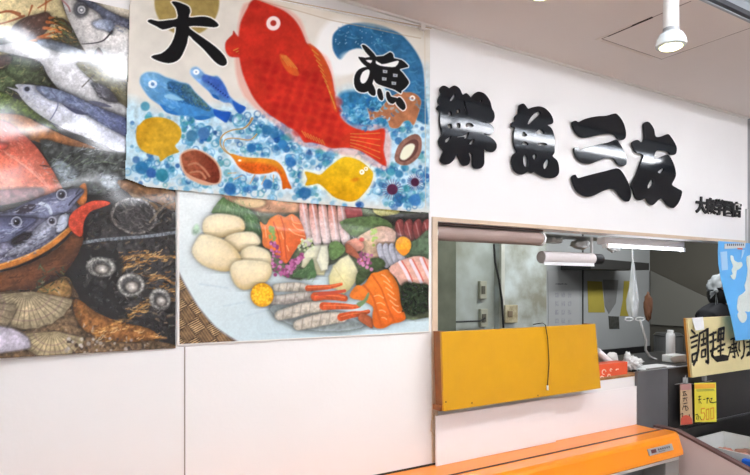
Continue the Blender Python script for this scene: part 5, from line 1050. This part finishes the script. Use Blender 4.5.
mb = MB(); mb.prism([W(694.7, 384.4, Yt-.0062), W(715, 383.8, Yt-.0062), W(715, 388, Yt-.0062), W(694.8, 388.8, Yt-.0062)], (0, .001, 0)); mb.build('header_band', mat('orange print', (244, 178, 60), .6), root)
brush('printed_line', [[(235, 140), (385, 132)], [(230, 130), (380, 124)]], .1157, 670, 375, .003, root, mat('grey green print', (150, 160, 90), .7), Yt-.008, .0008)
_l = [[(246, 190), (268, 184)], [(256, 178), (252, 245)], [(244, 215), (270, 208)], [(262, 230), (272, 246)], [(288, 214), (304, 210)], [(316, 206), (338, 200)], [(326, 196), (320, 245)], [(340, 214), (352, 240)], [(344, 232), (374, 240), (400, 232)], [(352, 205), (366, 200), (356, 222)], [(222, 345), (240, 338), (228, 385)], [(248, 350), (242, 392)], [(258, 360), (272, 386)]]
for _a, _b in ((0, 4), (4, 5), (5, 10), (10, 11), (11, 13)): brush('handwritten_character', _l[_a:_b], .1157, 670, 375, .0042, root, yy=Yt-.0085, th=.0008)
brush('price_figures', [[(300, 288), (272, 292), (270, 330), (296, 326), (304, 350), (292, 386), (270, 388)], [(314, 300), (316, 385), (338, 380), (336, 292), (314, 300)], [(352, 290), (354, 380), (380, 372), (378, 282), (352, 290)]], .1157, 670, 375, .006, root, mat('orange figures', (238, 158, 60), .6), Yt-.0085, .0008)
for (x, y) in ((686, 381), (705, 379)):
    p = W(x, y, -.045); mb = MB(); mb.box((p.x-.012, -.052, p.z-.012), (p.x+.012, -.030, p.z+.02), .003)
    mb.tube([(p.x, -.041, p.z+.018), (p.x+.004, -.041, p.z+.034)], .003, 8)
    tag(mb.build('tag_clip', plast), 'clear clip gripping the %s price tag' % ('narrow brown' if x < 700 else 'yellow'), 'clip', 'clips on the tag wire')

# ================================================================== FISH CASE AT LOWER RIGHT
XP = 3.125
root = empty('fish_case', (3.8, -.4, 0), 'open fish display case at the lower right with a sloping pinkish side panel', 'display case')
side = [Vector((XP, -.03, CT-.03)), Vector((XP, -.03, .12)), Vector((XP, -1.2, .12)), Vector((XP, -1.2, .43)), Vector((XP, -.55, .618)), Vector((XP, -.16, CT-.03))]
mb = MB(); mb.prism(side, (.02, 0, 0)); mb.build('side_panel', pinkp, root)
mb = MB(); mb.prism([Vector((XP-.002, -.03, CT-.029)), Vector((XP-.002, -.16, CT-.029)), Vector((XP-.002, -.55, .619)), Vector((XP-.002, -1.2, .431)), Vector((XP-.002, -1.2, .441)), Vector((XP-.002, -.55, .631)), Vector((XP-.002, -.16, CT-.016)), Vector((XP-.002, -.03, CT-.016))], (.04, 0, 0)); mb.build('edge_trim', brownt, root)
mb = MB(); mb.box((XP+.021, -1.2, .12), (5.2, -.03, .50), .004); mb.build('base', steeld, root)
mb = MB(); mb.box((XP+.021, -.05, .501), (5.2, -.026, .695), .002); mb.build('back_wall', black, root)
mb = MB(); mb.box((XP+.021, -.03, .696), (5.2, -.0225, .70)); mb.build('back_rail', steel, root)
# grey fish tray
def tray(x0, y0, x1, y1, z0, h, wl, m, root):
    mb = MB(); s = .02
    o1 = [(x0+s, y0+s, z0), (x1-s, y0+s, z0), (x1-s, y1-s, z0), (x0+s, y1-s, z0)]; o2 = [(x0, y0, z0+h), (x1, y0, z0+h), (x1, y1, z0+h), (x0, y1, z0+h)]
    i2 = [(x0+wl, y0+wl, z0+h), (x1-wl, y0+wl, z0+h), (x1-wl, y1-wl, z0+h), (x0+wl, y1-wl, z0+h)]; i1 = [(x0+s+wl*.5, y0+s+wl*.5, z0+.006), (x1-s-wl*.5, y0+s+wl*.5, z0+.006), (x1-s-wl*.5, y1-s-wl*.5, z0+.006), (x0+s+wl*.5, y1-s-wl*.5, z0+.006)]
    V = [[mb.bm.verts.new(p) for p in r] for r in (o1, o2, i2, i1)]
    for a_ in range(3):
        for k in range(4): mb.bm.faces.new((V[a_][k], V[a_][(k+1) % 4], V[a_+1][(k+1) % 4], V[a_+1][k]))
    mb.bm.faces.new(V[0][::-1]); mb.bm.faces.new(V[3])
    return mb.build('tray_shell', m, root)
tz = .505
root = empty('fish_tray', (3.55, -.35, tz), 'grey-white plastic tray of fish pieces in the lower right display case', 'tray')
tray(3.36, -.62, 3.78, -.075, tz, .135, .012, mat('grey white plastic tray', (206, 208, 206), .35), root)
fm = [mat('pink fish flesh', (206, 140, 120), .35, noise=.25, nscale=30), mat('dark fish skin', (96, 104, 96), .35, noise=.3, nscale=30), mat('brown fish fillet', (156, 110, 92), .4, noise=.25, nscale=26)]
sp = [(3.50, -.16, 1, .06), (3.60, -.19, 0, .07), (3.68, -.26, 2, .065), (3.57, -.30, 0, .07), (3.47, -.27, 2, .06), (3.66, -.40, 0, .07), (3.52, -.42, 2, .065), (3.47, -.52, 0, .06), (3.62, -.52, 2, .06)]
ll = ['dark-skinned fish piece at the back of the grey tray', 'pink fish piece at the back of the grey tray, beside the dark one', 'brown fillet against the right side of the grey tray', 'pink fish piece in the middle of the grey tray', 'brown fillet against the left side of the grey tray', 'pink fish piece by the right side of the grey tray, nearer the front', 'brown fillet in the middle of the grey tray front', 'pink fish piece in the front left corner of the grey tray', 'brown fillet in the front right corner of the grey tray']
for k, (x, y, c, r) in enumerate(sp):
    mb = MB(); mb.ball((x, y, tz+.05), r, 3, (1.0, .55, .5), .2, 8, k*3, rot=k*1.1)
    tag(mb.build('fish_piece', fm[c], None, True), ll[k], 'fish', 'fish pieces in the grey tray')
mb = MB(); p = W(749, 460, -.42); mb.box((p.x-.045, -.50, tz+.07), (p.x+.09, -.40, tz+.115), .01)
tag(mb.build('blue_tub', mat('blue plastic', (30, 104, 214), .35)), 'bright blue plastic tub lying on the fish in the grey tray', 'tub')

# ================================================================== WORKER BEHIND THE HATCH
def skin_body(name, verts, edges, m, parent, sub=2):
    me = bpy.data.meshes.new(name); me.from_pydata([v[:3] for v in verts], edges, []); o = link_mesh(name, me, m, parent)
    md = o.modifiers.new('skin', 'SKIN')
    for i, v in enumerate(verts): me.skin_vertices[0].data[i].radius = (v[3], v[4] if len(v) > 4 else v[3]); me.skin_vertices[0].data[i].use_root = (i == 0)
    md.use_smooth_shade = True; s = o.modifiers.new('sub', 'SUBSURF'); s.levels = sub; s.render_levels = sub
    return o
hp = W(722.5, 291, .62); hx, hz = hp.x, hp.z
px_ = hx-.02
root = empty('person', (px_, .66, 0), 'person in dark clothes with a grey-white knotted headcloth, working behind the lettered board', 'person')
sk = mat('skin', (206, 160, 132), .55); dk = mat('dark work shirt', (30, 30, 36), .85); tr_ = mat('dark trousers', (40, 42, 50), .85)
V = [(px_, .68, .90, .15, .11), (px_, .67, 1.05, .14, .10), (px_, .66, 1.22, .16, .11), (px_, .65, 1.33, .13, .09), (hx-.004, .64, 1.40, .05), (hx, .635, hz-.04, .055),
     (px_-.16, .65, 1.30, .06), (px_-.22, .63, 1.08, .045), (px_-.18, .42, 1.02, .035), (px_-.15, .36, 1.02, .028), (px_+.16, .65, 1.30, .06), (px_+.22, .63, 1.08, .045), (px_+.18, .42, 1.02, .035), (px_+.15, .36, 1.02, .028),
     (px_-.09, .68, .82, .09), (px_-.10, .68, .46, .06), (px_-.10, .70, .08, .042), (px_-.10, .58, .03, .035), (px_+.09, .68, .82, .09), (px_+.10, .68, .46, .06), (px_+.10, .70, .08, .042), (px_+.10, .58, .03, .035)]
E = [(0, 1), (1, 2), (2, 3), (3, 4), (4, 5), (3, 6), (6, 7), (7, 8), (8, 9), (3, 10), (10, 11), (11, 12), (12, 13), (0, 14), (14, 15), (15, 16), (16, 17), (0, 18), (18, 19), (19, 20), (20, 21)]
skin_body('body', V, E, sk, root)
V2 = [(v[0], v[1], v[2])+tuple(r*1.16+.006 for r in v[3:]) for v in V[:4]]+[(v[0], v[1], v[2])+tuple(r*1.2+.006 for r in v[3:]) for v in (V[6], V[7], V[8], V[10], V[11], V[12])]+[(hx-.004, .64, 1.425, .062, .062)]
skin_body('shirt', V2, [(0, 1), (1, 2), (2, 3), (3, 4), (4, 5), (5, 6), (3, 7), (7, 8), (8, 9), (3, 10)], dk, root)
V3 = [(px_, .68, .92, .165, .125)]+[(v[0], v[1], v[2])+tuple(r*1.2+.008 for r in v[3:]) for v in (V[14], V[15], V[16], V[18], V[19], V[20])]
skin_body('trousers', V3, [(0, 1), (1, 2), (2, 3), (0, 4), (4, 5), (5, 6)], tr_, root)
for s in (-1, 1):      # hands with fingers on the worktop
    hxx = px_+s*.15; mb = MB(); mb.ball((hxx, .325, 1.035), .04, 3, (.9, 1.05, .4)); 
    for k in range(4): x = hxx-.027+k*.018; L = (.055, .065, .06, .048)[k if s > 0 else 3-k]; mb.tube([(x, .30, 1.036), (x, .30-L*.55, 1.036), (x, .30-L, 1.022)], [.009, .0085, .006], 8)
    mb.tube([(hxx-s*.03, .33, 1.035), (hxx-s*.052, .305, 1.033), (hxx-s*.055, .285, 1.026)], [.011, .01, .007], 8)
    mb.build('hand', sk, root, True)
# head turned to the right, away from the camera
ang = math.radians(-25)
def hpt(x, y, z): return Vector((hx+x*math.cos(ang)-y*math.sin(ang), .63+x*math.sin(ang)+y*math.cos(ang), hz+z))
mb = MB(); mb.ball((hx, .63, hz), .098, 4, (1.06, .84, 1.22), rot=ang)
mb.ball(hpt(.105, 0, -.02), .016, 2, (1.1, .8, 1.3)); mb.ball(hpt(.085, 0, -.09), .03, 2, (.9, .9, .7))
for s in (-1, 1): mb.ball(hpt(-.005, s*.083, -.02), .022, 2, (.8, .4, 1.3))
head = mb.build('head', sk, root, True)
for s in (-1, 1):
    mb = MB(); mb.ball(hpt(.092, s*.033, .012), .011, 2); mb.build('eye', mat('dark eye', (30, 24, 22), .3), head)
mb = MB(); mb.tube([hpt(.098, -.022, -.058), hpt(.104, 0, -.056), hpt(.098, .022, -.058)], .005, 8); mb.build('mouth', mat('lip', (168, 96, 86), .5), head)
mb = MB(); mb.ball(hpt(-.03, 0, -.03), .098, 3, (.86, .86, 1.12), .05, 14, rot=ang); mb.build('hair', mat('black hair', (18, 17, 18), .6), head, True)
hc = mat('grey white headcloth', (150, 154, 158), .8, noise=.12, nscale=14)
mb = MB(); r = bmesh.ops.create_icosphere(mb.bm, subdivisions=4, radius=1)
for v in r['verts']:
    q = v.co.copy(); f_ = 1+.16*mn.noise(q*3.2)+.07*mn.noise(q*8); q = Vector((q.x*.116, q.y*.098, max(q.z*.13, .012+.03*q.x-.02*q.y)))*f_; v.co = hpt(q.x, q.y, q.z+.018)
mb.build('headcloth', hc, head, True)
kn = hpt(-.105, -.075, .0)
mb = MB(); mb.ball(kn, .022, 2, (1, .8, .9), .2)
for (dx, dz, w_) in ((-.075, -.045, .016), (.0, -.12, .026), (-.085, -.02, .014), (.03, -.10, .018)):
    mb.prism([kn+Vector((0, 0, .01)), kn+Vector((dx, 0, dz+w_)), kn+Vector((dx-.005, 0, dz-w_)), kn+Vector((.004, 0, -.012))], (0, .004, 0))
mb.build('cloth_knot', hc, head)

# ================================================================== LAMPS
def fixture(y, x0, n, z, recess=False, lab=None):
    for k in range(n):
        xa_ = x0+k*1.26
        root = empty('fluorescent_fixture', (xa_+.6, y, z), lab[k] if isinstance(lab, list) else lab, 'ceiling light', 'rows of fluorescent fixtures')
        mb = MB(); mb.prism([(xa_, y-.10, z+.028), (xa_, y-.04, z+.05), (xa_, y+.04, z+.05), (xa_, y+.10, z+.028), (xa_, y+.10, z+.024), (xa_, y+.04, z+.044), (xa_, y-.04, z+.044), (xa_, y-.10, z+.024)], (1.24, 0, 0)); mb.build('reflector', refl, root)
        for s in (-1, 1):
            mb = MB(); mb.tube([(xa_+.03, y+s*.03, z+.01), (xa_+1.21, y+s*.03, z+.01)], .014, 12); mb.build('tube', tubem, root)
# recess lining above the near row
structure('trim_10', mat('recess frame', (170, 176, 182), .5), ((-2.0, FY0-.012, CH-.004), (7.0, FY0, CH+.1)), ((-2.0, FY1, CH-.004), (7.0, FY1+.012, CH+.1)))
structure('trim_11', mat('dark recess line', (58, 60, 66), .5), ((-2.0, FY0-.03, CH+.0), (7.0, FY0-.012, CH+.02)))
structure('trim_12', mat('recess panel', (214, 220, 226), .5), ((-2.0, FY1+.012, CH+.07), (7.0, FY0-.012, CH+.1)))
labs = lambda s: ['twin-tube fluorescent fixture %s, number %s along' % (s, n_) for n_ in ('one', 'two', 'three', 'four', 'five', 'six')]
fixture(-1.28, -1.1, 5, CH+.018, lab='twin-tube fluorescent fixture in the ceiling recess nearest the white wall')
fixture(-2.80, -1.1, 5, CH-.052, lab='twin-tube fluorescent fixture on the ceiling just behind the viewer')
fixture(-5.6, -1.1, 5, CH-.052, lab='twin-tube fluorescent fixture on the ceiling far behind the viewer')
def spot(p, label, group='spot lamps on the ceiling', k=1.0, top=CH):
    p = Vector(p); root = empty('spot_lamp', p, label, 'lamp', group)
    zt__ = top
    mb = MB(); mb.lathe([(.030*k, .075*k), (.0300*k, .09*k), (.029*k, zt__-p.z)], p, 24); mb.build('stem', mat('white lamp stem', (232, 232, 228), .4), root)
    mb = MB()
    mb.lathe([(a_*k, b_*k) for a_, b_ in ((.026, .058), (.031, .062), (.031, .075), (.027, .078))], p, 24); mb.build('socket_collar', mat('grey collar', (150, 152, 152), .4), root)
    mb = MB(); mb.lathe([(a_*k, b_*k) for a_, b_ in ((.048, .0), (.058, .004), (.059, .012), (.056, .030), (.046, .05), (.030, .062))], p, 32); mb.build('bulb_shell', mat('white glass bulb shell', (226, 236, 238), .2, coat=.5), root)
    mb = MB(); mb.lathe([(a_*k, b_*k) for a_, b_ in ((.018, -.009), (.032, -.007), (.042, -.002), (.044, .0005))], p, 32); mb.build('lens', bulbm, root)
    l = bpy.data.lights.new('spot_glow', 'SPOT'); l.energy = 9; l.color = (1, .93, .78); l.spot_size = 2.0; l.spot_blend = .6; l.shadow_soft_size = .04
    lo = bpy.data.objects.new('spot_glow', l); COL.objects.link(lo); lo.location = p+Vector((0, 0, -.03))
t = (671-375)/F0; d = 2.15; ps = Vector((d*(S_+C_*t), CY+d*(C_-S_*t), CZ+(285-47)/F0*d))
spot(ps, 'lit white spot lamp hanging from the ceiling above the shop sign', k=.9, top=CH+.069)
t = (543-375)/F0; zz = ps.z; d = (zz-CZ)*F0/(285+7); p = Vector((d*(S_+C_*t), CY+d*(C_-S_*t), zz)); spot(p, 'lit spot lamp whose lens just shows at the top edge of the picture')
spot((.31, -1.62, zz), 'lit spot lamp out of the picture, reflected in the fish poster')

# added kitchen fill and room light
def area(name, loc, rot, sx, sy, e, c=(1, 1, 1)):
    l = bpy.data.lights.new(name, 'AREA'); l.shape = 'RECTANGLE'; l.size = sx; l.size_y = sy; l.energy = e; l.color = c
    o = bpy.data.objects.new(name, l); COL.objects.link(o); o.location = loc; o.rotation_euler = rot; return o
area('kitchen_fill_light', (3.1, .42, 2.3), (math.radians(30), 0, 0), 1.2, .2, 8, (.95, 1, .98))  # unseen light without a fixture, added to brighten the kitchen
area('kitchen_fill_light', (4.9, .5, 2.3), (math.radians(40), 0, 0), 1.2, .2, 15, (.97, 1, .99))  # second unseen light, added to lift the back wall
w = bpy.data.worlds.new('world'); scene.world = w; w.use_nodes = True
w.node_tree.nodes['Background'].inputs[0].default_value = (.9, .92, 1, 1); w.node_tree.nodes['Background'].inputs[1].default_value = .3
vs = scene.view_settings; vs.view_transform = 'Standard'; vs.look = 'None'; vs.exposure = 0.58; vs.gamma = 1; vs.use_curve_mapping = False
try: scene.cycles.use_denoising = True
except Exception: pass
